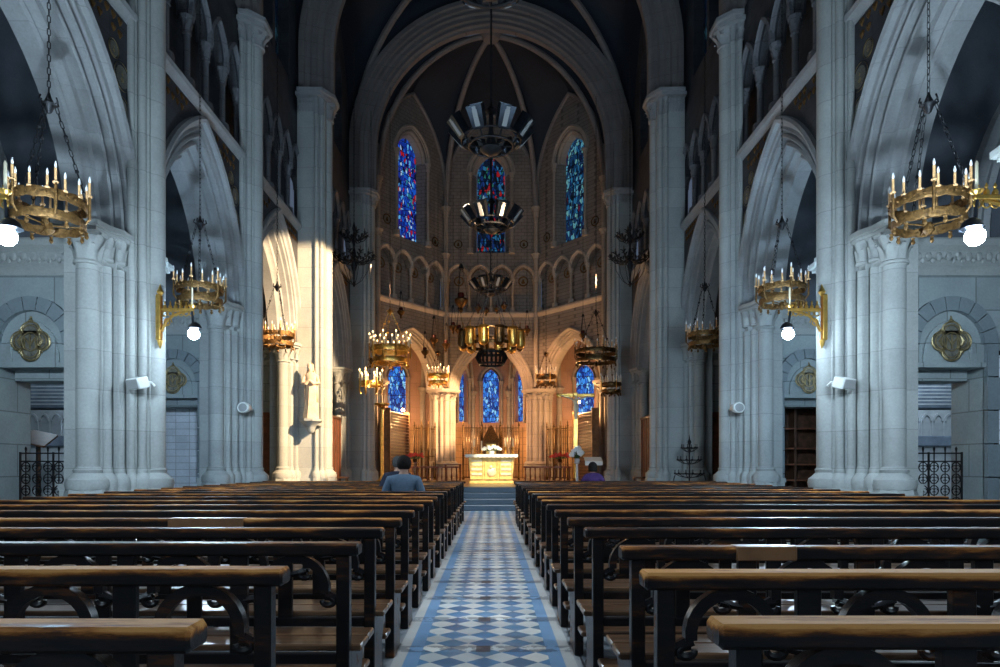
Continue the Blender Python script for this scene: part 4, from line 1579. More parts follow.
for s in (-1, 1):
    # loudspeaker on the near pillar
    p = (s * 5.68, 10.93, 2.66)
    t = thing('loudspeaker', 'small white box loudspeaker on the near %s pillar' % SIDE[s], 'loudspeaker', p, rz=s * 0.5, group='white loudspeakers on the pillars')
    tilt = Matrix.Rotation(0.3, 4, 'X')

    def xf(x, y, z, tilt=tilt):
        return tuple(tilt @ Vector((x, y, z)))
    m = MB()
    m.bbox(-0.16, 0.16, -0.22, -0.02, -0.09, 0.09, 0.015, xf)
    m.build('cabinet', 'speaker_white', t)
    m = MB()
    m.bbox(-0.14, 0.14, -0.228, -0.215, -0.075, 0.075, 0.005, xf)
    m.build('grille', 'speaker_grille', t)
    m = MB()
    m.tube([(0, -0.05, 0), (0, 0.12, 0), (0, 0.18, -0.05)], 0.022, 6)
    m.build('bracket', 'speaker_white', t)
    # round spotlight on the next pillar
    p = at(247 if s < 0 else 735, 408, 15.72)
    t = thing('spotlight', 'round grey-white spotlight on the second %s pillar' % SIDE[s], 'spotlight', p, rz=s * 0.3, group='round spotlights on the pillars')
    m = MB()
    rings = []
    for y, r in ((-0.16, 0.11), (-0.165, 0.15), (-0.14, 0.165), (-0.02, 0.14), (0.08, 0.08), (0.1, 0.04)):
        rings.append([(r * cos(2 * PI * j / 18), y, 0.8 * r * sin(2 * PI * j / 18)) for j in range(18)])
    m.loft(rings)
    m.build('housing', 'speaker_white', t)
    m = MB()
    rings = [[(r * cos(2 * PI * j / 18), y, 0.8 * r * sin(2 * PI * j / 18)) for j in range(18)] for y, r in ((-0.161, 0.12), (-0.172, 0.1), (-0.176, 0.05))]
    m.loft(rings)
    m.build('lens', 'speaker_grille', t)
    m = MB()
    m.tube([(0, 0.05, 0), (0, 0.2, -0.02)], 0.025, 6)
    m.build('bracket', 'speaker_white', t)


# ================================================================== medallions
def quatrefoil(label, loc, R=0.31):
    t = thing('quatrefoil_medallion', label, 'medallion', loc, group='gilt medallions over the chapel doorways')
    def outline(k):
        pts = []
        c, r = 0.50 * R * k, 0.50 * R * k
        for l in range(4):
            a0 = l * PI / 2
            for j in range(13):
                a = a0 - PI * 0.60 + PI * 1.20 * j / 12
                pts.append((c * cos(a0) * 1.05 + r * cos(a), c * sin(a0) * 1.05 + r * sin(a)))
            b_ = a0 + PI / 4
            pts.append((0.86 * R * k * cos(b_), 0.86 * R * k * sin(b_)))
        return pts
    m = MB()
    m.loft([[(x, 0.0, z) for x, z in outline(0.94)], [(x, -0.03, z) for x, z in outline(0.92)]])
    m.build('plaque', 'medal_face', t)
    m = MB()
    m.tube([(x, -0.03, z) for x, z in outline(1.0)], 0.018, 6, closed=True)
    m.tube([(x, -0.038, z) for x, z in outline(0.84)], 0.010, 5, closed=True)
    m.build('frame', 'faded_gold', t)
    m = MB()
    # raised crowned monogram
    m.tube([(0.13 * cos(a), -0.04, 0.15 * sin(a) - 0.01) for a in [2 * PI * j / 20 for j in range(20)]], 0.012, 5, closed=True)
    for q in (-1, 1):
        m.tube([(q * 0.10, -0.04, -0.12), (q * 0.085, -0.045, 0.06), (0, -0.045, -0.06)], 0.016, 5)
        m.tube([(q * 0.15, -0.04, -0.08), (q * 0.19, -0.04, 0.0), (q * 0.14, -0.04, 0.1)], [0.02, 0.028, 0.008], 5)
    m.tube([(0, -0.045, -0.13), (0, -0.045, 0.12)], 0.013, 5)
    m.build('emblem', 'faded_gold', t)
    m = MB()
    m.lathe([(0.02, R), (0.045, R + 0.03), (0.012, R + 0.06), (0.022, R + 0.08), (0.003, R + 0.11)], (0, -0.02, 0), 8)
    m.build('finial', 'faded_gold', t)


for s in (-1, 1):
    for k, w in ((3, 'near'), (4, 'second')):
        quatrefoil('gilt quatrefoil medallion above the %s %s chapel doorway' % (w, SIDE[s]), (s * 7.56, PY[k] - 0.42, 3.33))

MED0 = {}
HEART = None


def roundel(label, loc, rz, R, group, kind):
    if kind not in MED0:
        t = thing('round_medallion', label, 'medallion', group=group)
        m = MB()
        rings = [[(r * cos(2 * PI * j / 24), y, r * sin(2 * PI * j / 24)) for j in range(24)] for r, y in ((1.0, 0.0), (1.02, -0.10), (0.92, -0.16), (0.78, -0.10), (0.74, -0.05))]
        m.loft(rings, cap=False)
        m.build('frame', kind, t)
        m = MB()
        m.loft([[(0.78 * cos(2 * PI * j / 20), y, 0.78 * sin(2 * PI * j / 20)) for j in range(20)] for y in (-0.02, -0.07)])
        m.build('face', 'medal_face', t)
        m = MB()
        m.ball((0, -0.08, 0.18), 0.2, 0.08, 0.22, 8, 6)
        m.ball((0, -0.07, -0.22), 0.36, 0.07, 0.3, 8, 6)
        m.build('relief', kind, t)
        t.location = loc
        t.rotation_euler = (0, 0, rz)
        t.scale = (R, R * 0.9, R)
        MED0[kind] = t
    else:
        t = dup(MED0[kind], loc, label, rz=rz, group=group)
        t.scale = (R, R * 0.9, R)
    return t


for s in (-1, 1):
    gx = 'gilt roundels on the nave wall'
    for b, base in ((0, 'near the first pillar'), (1, 'near the second pillar')):
        for i, (dy, z, R, w) in enumerate(((10.60, 7.92, 0.14, 'upper small'), (10.84, 7.60, 0.22, 'upper large'), (10.86, 7.08, 0.2, 'lower'))):
            Y = dy + 4.9 * b - (0.12 if b else 0)
            roundel('%s gilt roundel on the %s nave wall %s' % (w, SIDE[s], base), (s * 5.985, Y, z), PI / 2 * s, R, gx, 'faded_gold')
    # ornament of gilt hearts under the gallery
    for b in range(4):
        yc = (PY[b + 2] + PY[b + 3]) / 2 if b < 3 else (PY[5] + PY[6]) / 2
        xw = XW if b < 3 else 5.55
        nm = ['nearest', 'second', 'third', 'fourth'][b]
        random.seed(b)
        t = thing('heart_frieze', 'band of small gilt hearts above the %s %s arch' % (nm, SIDE[s]), 'frieze', (s * (xw - 0.004), yc, 8.45), group='bands of gilt hearts over the arches')
        spots = []
        for i in range(-11, 12):
            for j in range(10):
                y, z = i * 0.185, -j * 0.2
                a, h = 2.23, 3.6
                Rr = (a * a + h * h) / (2 * a)
                q = abs(y) + Rr - a
                if q * q + (z + 8.45 - ZS) ** 2 < (Rr + 0.16) ** 2 or random.random() < 0.15:
                    continue
                if abs(y) > 1.75 or (z < -0.3 and abs(y) > 1.28):
                    continue
                spots.append((y, z))
        for y, z in spots[:100]:
            if HEART is None:
                m = MB()
                pts = []
                for j in range(14):
                    a = 2 * PI * j / 14
                    pts.append((0.062 * sin(a) ** 3, 0.055 * (0.8125 * cos(a) - 0.3125 * cos(2 * a) - 0.125 * cos(3 * a) - 0.0625 * cos(4 * a)) * 1.3))
                m.loft([[(0.0, y_, z_) for y_, z_ in pts], [(-0.02, y_, z_) for y_, z_ in pts], [(-0.03, y_ * 0.6, z_ * 0.6) for y_, z_ in pts]])
                HEART = m.build('gilt_heart', 'old_gold', t)
                o = HEART
            else:
                o = HEART.copy()
                COL.objects.link(o)
                o.parent = t
            o.location = (0, y, z)
            o.scale = (s, 1, 1)

mpc = [apse_map(-2 * AA), apse_map(0), apse_map(2 * AA)]
pit = 2 * (AW - 0.12) / 4
for bi in range(3):
    for i in range(4):
        loc = mpc[bi]((i - 1.5) * pit, 0.39, 10.1)
        roundel('%s gilt roundel in the %s bay of the apse gallery' % (['leftmost', 'second from left', 'third from left', 'rightmost'][i], ['left', 'central', 'right'][bi]),
                loc, -(bi - 1) * 2 * AA, 0.24, 'gilt roundels in the apse gallery arches', 'old_gold')
for bi, u, z, R, w in ((1, -1.55, 11.75, 0.2, 'left of the central apse window'), (1, 1.55, 11.75, 0.2, 'right of the central apse window'), (0, 1.5, 11.7, 0.22, 'right of the left apse window'),
                       (0, -1.5, 11.9, 0.22, 'left of the left apse window'), (2, -1.5, 11.9, 0.22, 'left of the right apse window'), (2, 1.5, 11.8, 0.22, 'right of the right apse window')):
    roundel('dark gilt roundel ' + w, mpc[bi](u, 0.015, z), -(bi - 1) * 2 * AA, R, 'roundels on the apse wall', 'bronze')


# hanging votive lamps
def votive(label, loc, k, drop, group):
    t = thing('hanging_votive_lamp', label, 'lamp', loc, group=group)
    m = MB()
    m.lathe([(0.01 * k, -0.26 * k), (0.05 * k, -0.2 * k), (0.03 * k, -0.15 * k), (0.13 * k, -0.05 * k), (0.15 * k, 0.02 * k), (0.13 * k, 0.05 * k)], (0, 0, 0), 12)
    m.build('bowl', 'bronze', t)
    m = MB()
    m.lathe([(0.06 * k, 0.03 * k), (0.075 * k, 0.12 * k), (0.06 * k, 0.17 * k)], (0, 0, 0), 10)
    m.build('glass', 'red_glass', t)
    m = MB()
    for j in range(3):
        a = 2 * PI * j / 3
        m.tube([(0.14 * k * cos(a), 0.14 * k * sin(a), 0.03 * k), (0.03 * k * cos(a), 0.03 * k * sin(a), 0.7 * k)], 0.008, 4)
    m.lathe([(0.06 * k, 0.68 * k), (0.04 * k, 0.76 * k), (0.01, 0.8 * k)], (0, 0, 0), 8)
    m.tube([(0, 0, 0.75 * k), (0, 0, drop)], 0.008, 4)
    m.build('hanger', 'iron', t)


vl = [(461, 301, 28.4, 2.0, 'large dark hanging lamp left of the central gallery'), (453, 327, 28.8, 1.2, 'hanging lamp lowest on the left of the lantern crown'),
      (459, 330, 29.2, 1.3, 'hanging lamp beside the left end of the lantern crown'), (478, 308, 29.6, 1.1, 'hanging lamp left of the smallest floodlight ring'),
      (486, 311, 29.3, 0.9, 'hanging lamp just left of the central chain'), (497, 309, 29.3, 0.9, 'hanging lamp just right of the central chain'),
      (504, 306, 29.6, 1.1, 'hanging lamp right of the smallest floodlight ring'), (446, 345, 28.2, 1.2, 'hanging lamp in front of the left gallery corner'),
      (434, 340, 28.0, 1.3, 'hanging lamp above the small bright candle ring'), (425, 352, 27.6, 1.1, 'hanging lamp at the left apse arch'),
      (527, 330, 29.0, 1.1, 'hanging lamp right of the lantern crown'), (401, 312, 27.6, 1.1, 'hanging lamp right of the bright gilded chandelier'),
      (583, 335, 27.4, 1.1, 'hanging lamp above the wide bronze crown')]
for px, py, Y, k, lab in vl:
    loc = at(px, py, Y)
    votive(lab, loc, k, 13.0 - loc[2], 'votive lamps hanging in the apse')

# ================================================================== altar and choir
AZ = 0.64
t = thing('altar', 'brightly lit golden altar with carved front panels', 'altar', (0.015, 24.3, AZ))
m = MB()
m.bbox(-0.80, 0.80, -0.30, 0.35, 0.0, 0.10, 0.02)
m.build('base', 'altar_gold', t)
m = MB()
for q in range(1):
    rings = []
    for z, w, d in ((0.10, 0.76, 0.30), (0.95, 0.82, 0.33)):
        rings.append([(-w, -d + 0.02, z), (w, -d + 0.02, z), (w, d, z), (-w, d, z)])
    m.loft(rings)
m.build('body', 'altar_gold', t)
for i, x in enumerate((-0.53, 0.0, 0.53)):
    m = MB()
    w = 0.235
    for (x0, x1, z0, z1) in ((x - w, x - w + 0.03, 0.16, 0.90), (x + w - 0.03, x + w, 0.16, 0.90), (x - w, x + w, 0.16, 0.19), (x - w, x + w, 0.87, 0.90)):
        m.bbox(x0, x1, -0.335, -0.28, z0, z1, 0.006)
    f = m.build('front_panel', 'altar_gold', t)
    m = MB()
    if i == 1:
        m.ball((0, -0.30, 0.42), 0.17, 0.06, 0.16, 12, 8)
        m.ball((-0.02, -0.32, 0.60), 0.06, 0.05, 0.07, 10, 8)
        m.ball((0.11, -0.31, 0.52), 0.05, 0.04, 0.06, 8, 6)
    else:
        for z in (0.30, 0.47, 0.64, 0.78):
            m.bbox(x - 0.19, x + 0.19, -0.318, -0.285, z, z + 0.09, 0.012)
    m.build('relief', 'altar_relief', f)
m = MB()
m.bbox(-0.93, 0.93, -0.42, 0.44, 0.985, 1.05, 0.015)
m.build('mensa', 'altar_relief', t)
# white cloth with a short scalloped fall
cl = MB()
top = []
for i in range(49):
    x = -0.95 + 1.9 * i / 48
    e = 0.025 * abs(sin(i * PI / 4))
    top.append([(x, 0.46, 1.06 - 0.05), (x, 0.46, 1.064), (x, -0.44, 1.064), (x, -0.445, 1.03), (x, -0.445, 0.965 - e), (x, -0.439, 0.965 - e), (x, -0.437, 1.053), (x, 0.452, 1.053)])
cl.loft(top)
o = cl.build('altar_cloth', 'cloth_white')
o.location = (0.015, 24.3, AZ)
tag(o, 'white altar cloth with scalloped edge on the golden altar', 'cloth')


def flowers(label, loc, n, spread, mat, group=None, h=0.3, vase=None, fr=0.05):
    t = thing('flower_arrangement', label, 'flowers', loc, group=group)
    rnd = random.Random(n)
    m = MB()
    m.lathe([(0.07, 0.0), (0.10, 0.03), (0.11, 0.10), (0.08, 0.13)], (0, 0, 0), 10)
    m.build('vase', vase or 'white_marble', t)
    lf = MB()
    fl_ = MB()
    for i in range(n):
        a = rnd.uniform(0, 2 * PI)
        rr = spread[0] * sqrt(rnd.random())
        x, y = rr * cos(a), 0.5 * rr * sin(a)
        z = 0.12 + h * (1 - (rr / spread[0]) ** 2 * 0.6) * rnd.uniform(0.55, 1.0)
        lf.tube([(0, 0, 0.1), (x * 0.6, y * 0.6, z * 0.7), (x, y, z)], 0.006, 4)
        b = rnd.uniform(0, 2 * PI)
        lx, ly = x * 0.8, y * 0.8
        lf.add([(lx, ly, z * 0.7), (lx + 0.07 * cos(b) - 0.02 * sin(b), ly + 0.07 * sin(b) + 0.02 * cos(b), z * 0.75), (lx + 0.13 * cos(b), ly + 0.13 * sin(b), z * 0.68), (lx + 0.07 * cos(b) + 0.02 * sin(b), ly + 0.07 * sin(b) - 0.02 * cos(b), z * 0.75)], [(0, 1, 2, 3)])
        for p_ in range(5):
            c = 2 * PI * p_ / 5
            fl_.ball((x + fr * 0.6 * cos(c), y + fr * 0.3 * sin(c) - 0.01, z + fr * 0.6 * sin(c)), fr * 0.6, fr * 0.35, fr * 0.6, 6, 4)
        fl_.ball((x, y - 0.015, z), fr * 0.4, n=6, m=4)
    lf.build('foliage', 'leaf_green', t)
    fl_.build('blossoms', mat, t)['kind'] = 'stuff'
    return t


flowers('low white flower arrangement on the altar', (0.02, 24.3, AZ + 1.066), 26, (0.34,), 'petal_white', h=0.2)


def candlestick(label, loc, h, group, mat='gold'):
    t = thing('candlestick', label, 'candlestick', loc, group=group)
    m = MB()
    m.lathe([(0.075, 0), (0.08, 0.02), (0.03, 0.05), (0.02, 0.09), (0.035, 0.12), (0.018, 0.16), (0.018, h * 0.42), (0.05, h * 0.45), (0.02, h * 0.47)], (0, 0, 0), 12)
    m.build('stem', mat, t)
    m = MB()
    m.lathe([(0.026, h * 0.46), (0.025, h * 0.97), (0.006, h)], (0, 0, 0), 8)
    m.build('candle', 'wax', t)


for px, h, w in ((474.5, 0.56, 'far left end'), (481.5, 0.5, 'left, nearer the middle'), (505.5, 0.62, 'right, nearer the middle'), (513.0, 0.6, 'far right end')):
    x = (px - 491) * 24.45 / F
    candlestick('gilt candlestick with white candle on the altar, %s' % w, (x, 24.45, AZ + 1.066), h, 'candlesticks on the altar')

# gilded tabernacle at the back
t = thing('tabernacle', 'gilded tabernacle spire behind the altar below the central lancet', 'tabernacle', (0.0, 29.8, AZ))
m = MB()
m.bbox(-0.75, 0.75, -0.3, 0.3, 0, 1.05, 0.02)
m.build('plinth', 'apse_stone', t)
m = MB()
m.bbox(-0.36, 0.36, -0.25, 0.25, 1.05, 1.75, 0.02)
m.loft([[(x * 0.4, y * 0.28, 1.75) for x, y in ((-1, -1), (1, -1), (1, 1), (-1, 1))], [(x * 0.05, y * 0.04, 2.45) for x, y in ((-1, -1), (1, -1), (1, 1), (-1, 1))]])
m.build('shrine', 'old_gold', t)
m = MB()
m.bbox(-0.22, 0.22, -0.275, -0.24, 1.12, 1.62, 0.01)
m.build('door', 'gold', t)
for q in (-1, 1):
    m = MB()
    m.lathe([(0.06, 1.05), (0.05, 1.9), (0.08, 1.95), (0.01, 2.2)], (q * 0.46, -0.1, 0), 8)
    m.build('pinnacle', 'old_gold', t)

# crucifix and its gilded post
P = at(575.5, 395, 25.0)
t = thing('standing_crucifix', 'tall gilded standing crucifix at the right of the altar', 'crucifix', (P[0], 25.0, AZ))
hz = P[2] - AZ
m = MB()
m.lathe([(0.26, 0), (0.27, 0.06), (0.14, 0.12), (0.09, 0.2)], (0, 0, 0), 12)
m.build('foot', 'gold', t)
m = MB()
m.bbox(-0.085, 0.085, -0.06, 0.06, 0.15, hz + 0.1, 0.015)
m.build('post', 'gold', t)
m = MB()
m.bbox(-0.64, 0.64, -0.04, 0.04, hz - 0.08, hz + 0.05, 0.012)
for q in (-1, 1):
    m.ball((q * 0.64, 0, hz - 0.015), 0.09, 0.05, 0.09, 8, 6)
m.build('crossbar', 'gold', t)
m = MB()
z = hz - 0.1
m.ball((0, -0.13, z + 0.02), 0.055, 0.06, 0.07, 10, 8)
m.loft([[(w * cos(2 * PI * j / 10), -0.12 + d * sin(2 * PI * j / 10), z + zz) for j in range(10)] for zz, w, d in ((-0.04, 0.03, 0.03), (-0.08, 0.12, 0.05), (-0.2, 0.10, 0.055), (-0.3, 0.085, 0.05), (-0.4, 0.10, 0.06), (-0.58, 0.07, 0.05), (-0.78, 0.045, 0.04), (-0.82, 0.035, 0.06))])
for q in (-1, 1):
    m.tube([(q * 0.10, -0.12, z - 0.09), (q * 0.30, -0.10, z), (q * 0.54, -0.07, z + 0.07)], [0.04, 0.03, 0.022], 8)
o = m.build('figure', 'altar_relief', t)

P = at(382, 404, 25.6)
t = thing('tall_candlestand', 'tall gilded candle stand at the left of the altar', 'candle stand', (P[0], 25.6, AZ))
hz = P[2] - AZ
m = MB()
m.lathe([(0.28, 0), (0.28, 0.06), (0.12, 0.14), (0.07, 0.25), (0.065, hz - 0.2), (0.13, hz - 0.12), (0.06, hz)], (0, 0, 0), 12)
m.build('post', 'gold', t)
m = MB()
band(m, 0.28, hz - 0.05, hz + 0.03, 0.02, 24)
for j in range(3):
    a = PI * j / 3
    m.tube([(0.28 * cos(a), 0.28 * sin(a), hz - 0.01), (-0.28 * cos(a), -0.28 * sin(a), hz - 0.01)], 0.015, 5)
m.build('crown', 'gold', t)
for j in range(7):
    a = 2 * PI * j / 7
    m = MB()
    m.lathe([(0.03, hz + 0.02), (0.022, hz + 0.05), (0.02, hz + 0.32), (0.004, hz + 0.36)], (0.27 * cos(a), 0.27 * sin(a), 0), 6)
    m.build('candle', 'wax', t)

# white bouquet on a stand, lectern
P = at(577, 462, 24.4)
t = thing('flower_pedestal', 'slim pedestal under the white bouquet by the crucifix', 'pedestal', (P[0], 24.4, AZ))
m = MB()
m.lathe([(0.18, 0), (0.18, 0.05), (0.05, 0.1), (0.04, P[2] - AZ - 0.08), (0.12, P[2] - AZ - 0.03), (0.12, P[2] - AZ)], (0, 0, 0), 12)
m.build('column', 'white_marble', t)
flowers('round white bouquet on a pedestal beside the crucifix', (P[0], 24.4, P[2]), 44, (0.24,), 'petal_white', h=0.46, fr=0.06)
P = at(593, 462, 23.6)
t = thing('lectern', 'dark lectern with white cloth behind the person in purple', 'lectern', (P[0], 23.6, AZ))
hh = P[2] - AZ
m = MB()
m.lathe([(0.22, 0), (0.22, 0.05), (0.07, 0.1), (0.05, hh - 0.1), (0.1, hh)], (0, 0, 0), 10)
m.build('stand', 'brown_wood', t)
m = MB()
m.loft([[(-0.3, -0.2, hh), (0.3, -0.2, hh), (0.3, 0.2, hh + 0.14), (-0.3, 0.2, hh + 0.14)], [(-0.3, -0.2, hh + 0.03), (0.3, -0.2, hh + 0.03), (0.3, 0.2, hh + 0.17), (-0.3, 0.2, hh + 0.17)]])
m.build('desk', 'brown_wood', t)
m = MB()
m.loft([[(-0.31, -0.21, hh - 0.12), (0.31, -0.21, hh - 0.12), (0.31, -0.205, hh - 0.12), (-0.31, -0.205, hh - 0.12)], [(-0.31, -0.21, hh + 0.035), (0.31, -0.21, hh + 0.035), (0.31, -0.2, hh + 0.035), (-0.31, -0.2, hh + 0.035)],
        [(-0.31, 0.2, hh + 0.18), (0.31, 0.2, hh + 0.18), (0.31, 0.2, hh + 0.172), (-0.31, 0.2, hh + 0.172)]])
m.build('cloth', 'cloth_white', t)


# warm lamps on the screens
for px, py, w in ((403, 410, 'left'), (578.5, 402, 'right')):
    q = at(px, py, 29.1)
    t = thing('choir_lamp', 'small glaring warm lamp on the %s shelved screen' % w, 'lamp', (q[0], 29.1, q[2]), group='warm lamps beside the choir')
    m = MB()
    m.tube([(0, 0.12, -0.16), (0, 0.1, 0.02), (0, 0.02, 0.05)], 0.02, 6)
    m.lathe([(0.09, 0.02), (0.06, 0.09), (0.02, 0.12)], (0, 0, 0), 10)
    m.build('shade', 'bronze', t)
    m = MB()
    m.ball((0, -0.03, 0), 0.075, n=12, m=8)
    m.build('bulb', 'lamp_warm', t)


# grille screens
def grille(label, p, q, z0, z1, group, step=0.13):
    L = sqrt((q[0] - p[0]) ** 2 + (q[1] - p[1]) ** 2)
    t = thing('grille_screen', label, 'screen', (p[0], p[1], z0), rz=math.atan2(q[1] - p[1], q[0] - p[0]), group=group)
    h = z1 - z0
    n = max(3, int(round(L / 0.75)))
    for i in range(n + 1):
        x = L * i / n
        m = MB()
        m.lathe([(0.06, 0), (0.06, 0.1), (0.038, 0.14), (0.036, h * 0.55), (0.05, h * 0.57), (0.036, h * 0.6), (0.034, h), (0.06, h + 0.03), (0.02, h + 0.1), (0.035, h + 0.16), (0.004, h + 0.28)], (x, 0, 0), 8)
        m.build('post', 'bronze', t)
    for z in (0.12, h * 0.45, h - 0.08):
        m = MB()
        m.bbox(0, L, -0.018, 0.018, z - 0.02, z + 0.02, 0.005)
        m.build('rail', 'bronze', t)
    m = MB()
    k = int(L / step)
    for i in range(1, k):
        x = L * i / k
        m.tube([(x, 0, 0.1), (x, 0, h - 0.02), (x, 0, h + 0.12)], [0.017, 0.017, 0.002], 5)
        if i % 2:
            for zc in (h * 0.58, h - 0.2):
                m.tube([(x + 0.05 * cos(b), 0, zc + 0.05 * sin(b)) for b in [PI * j / 4 for j in range(8)]], 0.008, 4, closed=True)
    m.build('bar_lattice', 'bronze', t)
    return t


v = {i: vertex(i, AR - 0.15) for i in (-3, -1, 1, 3)}


def lerp2(p, q, f):
    return (p[0] + (q[0] - p[0]) * f, p[1] + (q[1] - p[1]) * f)


gs = 'bronze grilles between the apse piers'
grille('bronze grille between the left apse piers', lerp2(v[-3], v[-1], 0.50), lerp2(v[-3], v[-1], 0.82), AZ, 3.05, gs)
grille('bronze grille behind the altar between the central apse piers', lerp2(v[-1], v[1], 0.19), lerp2(v[-1], v[1], 0.81), AZ, 3.15, gs)
grille('bronze grille between the right apse piers', lerp2(v[1], v[3], 0.18), lerp2(v[1], v[3], 0.50), AZ, 3.05, gs)
for s in (-1, 1):
    # slatted side screens
    A, B = (s * 4.22, 27.0), (s * 3.72, 29.3)
    t = thing('slatted_screen', 'dark screen of narrow shelves along the %s side of the choir' % SIDE[s], 'screen', (A[0], A[1], AZ), rz=math.atan2(B[1] - A[1], B[0] - A[0]), group='shelved screens beside the choir')
    L = sqrt((B[0] - A[0]) ** 2 + (B[1] - A[1]) ** 2)
    m = MB()
    m.bbox(0, L, -0.03 if s < 0 else -0.06, 0.06 if s < 0 else 0.03, 0, 2.9, 0.01)
    m.build('back_panel', 'brown_wood', t)
    for i in range(22):
        z = 0.1 + i * 0.13
        m = MB()
        y0 = -0.14 if s < 0 else 0.02
        m.bbox(0.02, L - 0.02, y0, y0 + 0.12, z, z + 0.03, 0.006)
        m.build('shelf', 'tan_wood', t)
    for x in (0.0, L):
        m = MB()
        m.bbox(x - 0.05, x + 0.05, -0.16, 0.16, 0, 3.0, 0.012)
        m.build('post', 'tan_wood', t)
    # low balustrade behind the altar
    x0, x1 = (1.25, 3.1)
    t = thing('choir_balustrade', 'low dark wooden balustrade to the %s of the altar' % SIDE[s], 'balustrade', (s * 2.2, 26.0, AZ), group='balustrades either side of the altar')
    m = MB()
    m.bbox(-0.95, 0.95, -0.05, 0.05, 0.56, 0.63, 0.012)
    m.build('handrail', 'red_wood', t)
    m = MB()
    m.bbox(-0.95, 0.95, -0.05, 0.05, 0.0, 0.07, 0.01)
    m.build('foot_rail', 'red_wood', t)
    for i in range(10):
        m = MB()
        m.lathe([(0.03, 0.07), (0.022, 0.1), (0.04, 0.2), (0.02, 0.36), (0.03, 0.5), (0.03, 0.56)], (-0.86 + 0.191 * i, 0, 0), 8)
        m.build('baluster', 'red_wood', t)
    # red flowers on small stands
    P = at(415 if s < 0 else 560, 462, 27.2)
    t = thing('flower_stand', 'slim wooden stand under the red flowers %s of the altar' % SIDE[s], 'stand', (P[0], 27.2, AZ), group='stands for red flowers')
    hh = P[2] - AZ
    m = MB()
    m.lathe([(0.22, 0), (0.22, 0.04), (0.05, 0.1), (0.045, hh - 0.06), (0.15, hh - 0.03), (0.15, hh)], (0, 0, 0), 10)
    m.build('column', 'tan_wood', t)
    flowers('red flower arrangement on a stand to the %s of the altar' % SIDE[s], (P[0], 27.2, P[2]), 30, (0.42,), 'petal_red', 'red flower arrangements beside the altar', h=0.3, vase='bronze')
    # panelled screens in the choir bay
    t = thing('panelled_screen', 'brown panelled wooden screen between the %s choir pillars' % SIDE[s], 'screen', (s * 5.72, 23.75, 0.0), rz=PI / 2, group='wooden screens between the choir pillars')
    m = MB()
    m.bbox(-1.4, 1.4, -0.05, 0.05, 0.0, 3.0, 0.012)
    m.build('board', 'brown_wood', t)
    for i in range(8):
        m = MB()
        x = -1.33 + i * 0.38
        m.bbox(x - 0.03, x + 0.03, -0.075, 0.075, 0.0, 3.02, 0.008)
        m.build('stile', 'red_wood', t)
    m = MB()
    m.bbox(-1.44, 1.44, -0.09, 0.09, 3.0, 3.1, 0.015)
    m.build('cornice', 'brown_wood', t)

# credence table and chair left of the altar
P = at(453, 464, 26.9)
t = thing('credence_table', 'small wooden side table with white cloth left of the altar', 'table', (P[0], 26.9, AZ))
hh = P[2] - AZ
m = MB()
m.bbox(-0.34, 0.34, -0.22, 0.22, hh - 0.04, hh, 0.008)
m.build('tabletop', 'red_wood', t)
m = MB()
m.bbox(-0.36, 0.36, -0.24, 0.24, hh, hh + 0.012, 0.004)
m.build('cloth', 'cloth_white', t)
for x in (-0.29, 0.29):
    for y in (-0.17, 0.17):
        m = MB()
        m.lathe([(0.022, 0), (0.03, 0.1), (0.022, 0.3), (0.035, hh - 0.1), (0.035, hh - 0.04)], (x, y, 0), 8)
        m.build('leg', 'red_wood', t)
for px, Y, w in ((340, 22.4, 'left'), (642, 22.4, 'right')):
    t = thing('wooden_stool', 'low dark wooden stool by the %s choir pillar' % w, 'stool', ((px - 491) * Y / F, Y, 0.0), group='stools by the choir pillars')
    m = MB()
    m.bbox(-0.28, 0.28, -0.18, 0.18, 0.86, 0.92, 0.012)
    m.build('seat', 'brown_wood', t)
    for x in (-0.23, 0.23):
        for y in (-0.13, 0.13):
            m = MB()
            m.lathe([(0.022, 0), (0.028, 0.4), (0.022, 0.6), (0.03, 0.87)], (x, y, 0), 8)
            m.build('leg', 'brown_wood', t)

# ================================================================== statue on the left choir pillar
P = at(311, 419, 20.28)
t = thing('stone_corbel', 'carved stone corbel under the statue on the left choir pillar', 'corbel', (P[0], 20.28, P[2]))
m = MB()
m.lathe([(0.06, -0.42), (0.12, -0.36), (0.14, -0.26), (0.22, -0.16), (0.30, -0.10), (0.34, -0.07), (0.34, 0.0)], (0, 0, 0), 8, a0=PI / 8)
m.bbox(-0.24, 0.24, 0.0, 0.37, -0.2, -0.005, 0.01)
m.build('bracket', 'pier_stone', t)
t = thing('saint_statue', 'slender robed plaster saint on the corbel of the left choir pillar', 'statue', (P[0], 20.28, P[2] + 0.002))
m = MB()
rings = []
for z, w, d, ox in ((0, 0.22, 0.17, 0.0), (0.05, 0.225, 0.175, 0), (0.3, 0.20, 0.16, 0.01), (0.6, 0.18, 0.15, 0.02), (0.85, 0.17, 0.14, 0.03), (1.05, 0.165, 0.13, 0.03), (1.2, 0.18, 0.125, 0.02), (1.32, 0.20, 0.12, 0.01), (1.39, 0.12, 0.09, 0.0), (1.43, 0.06, 0.06, -0.01), (1.48, 0.07, 0.075, -0.02), (1.55, 0.085, 0.095, -0.03), (1.63, 0.08, 0.09, -0.03), (1.69, 0.03, 0.04, -0.03)):
    ring = []
    for j in range(24):
        a = 2 * PI * j / 24
        f = 1 + (0.08 * sin(a * 6) if z < 1.2 else 0)
        ring.append((ox + w * f * cos(a), d * f * sin(a), z))
    rings.append(ring)
m.loft(rings)
for q in (-1, 1):
    m.tube([(q * 0.18, 0, 1.30), (q * 0.23, -0.05, 1.08), (q * 0.10, -0.17, 1.06), (0.01, -0.20, 1.16)], [0.06, 0.065, 0.055, 0.03], 8)
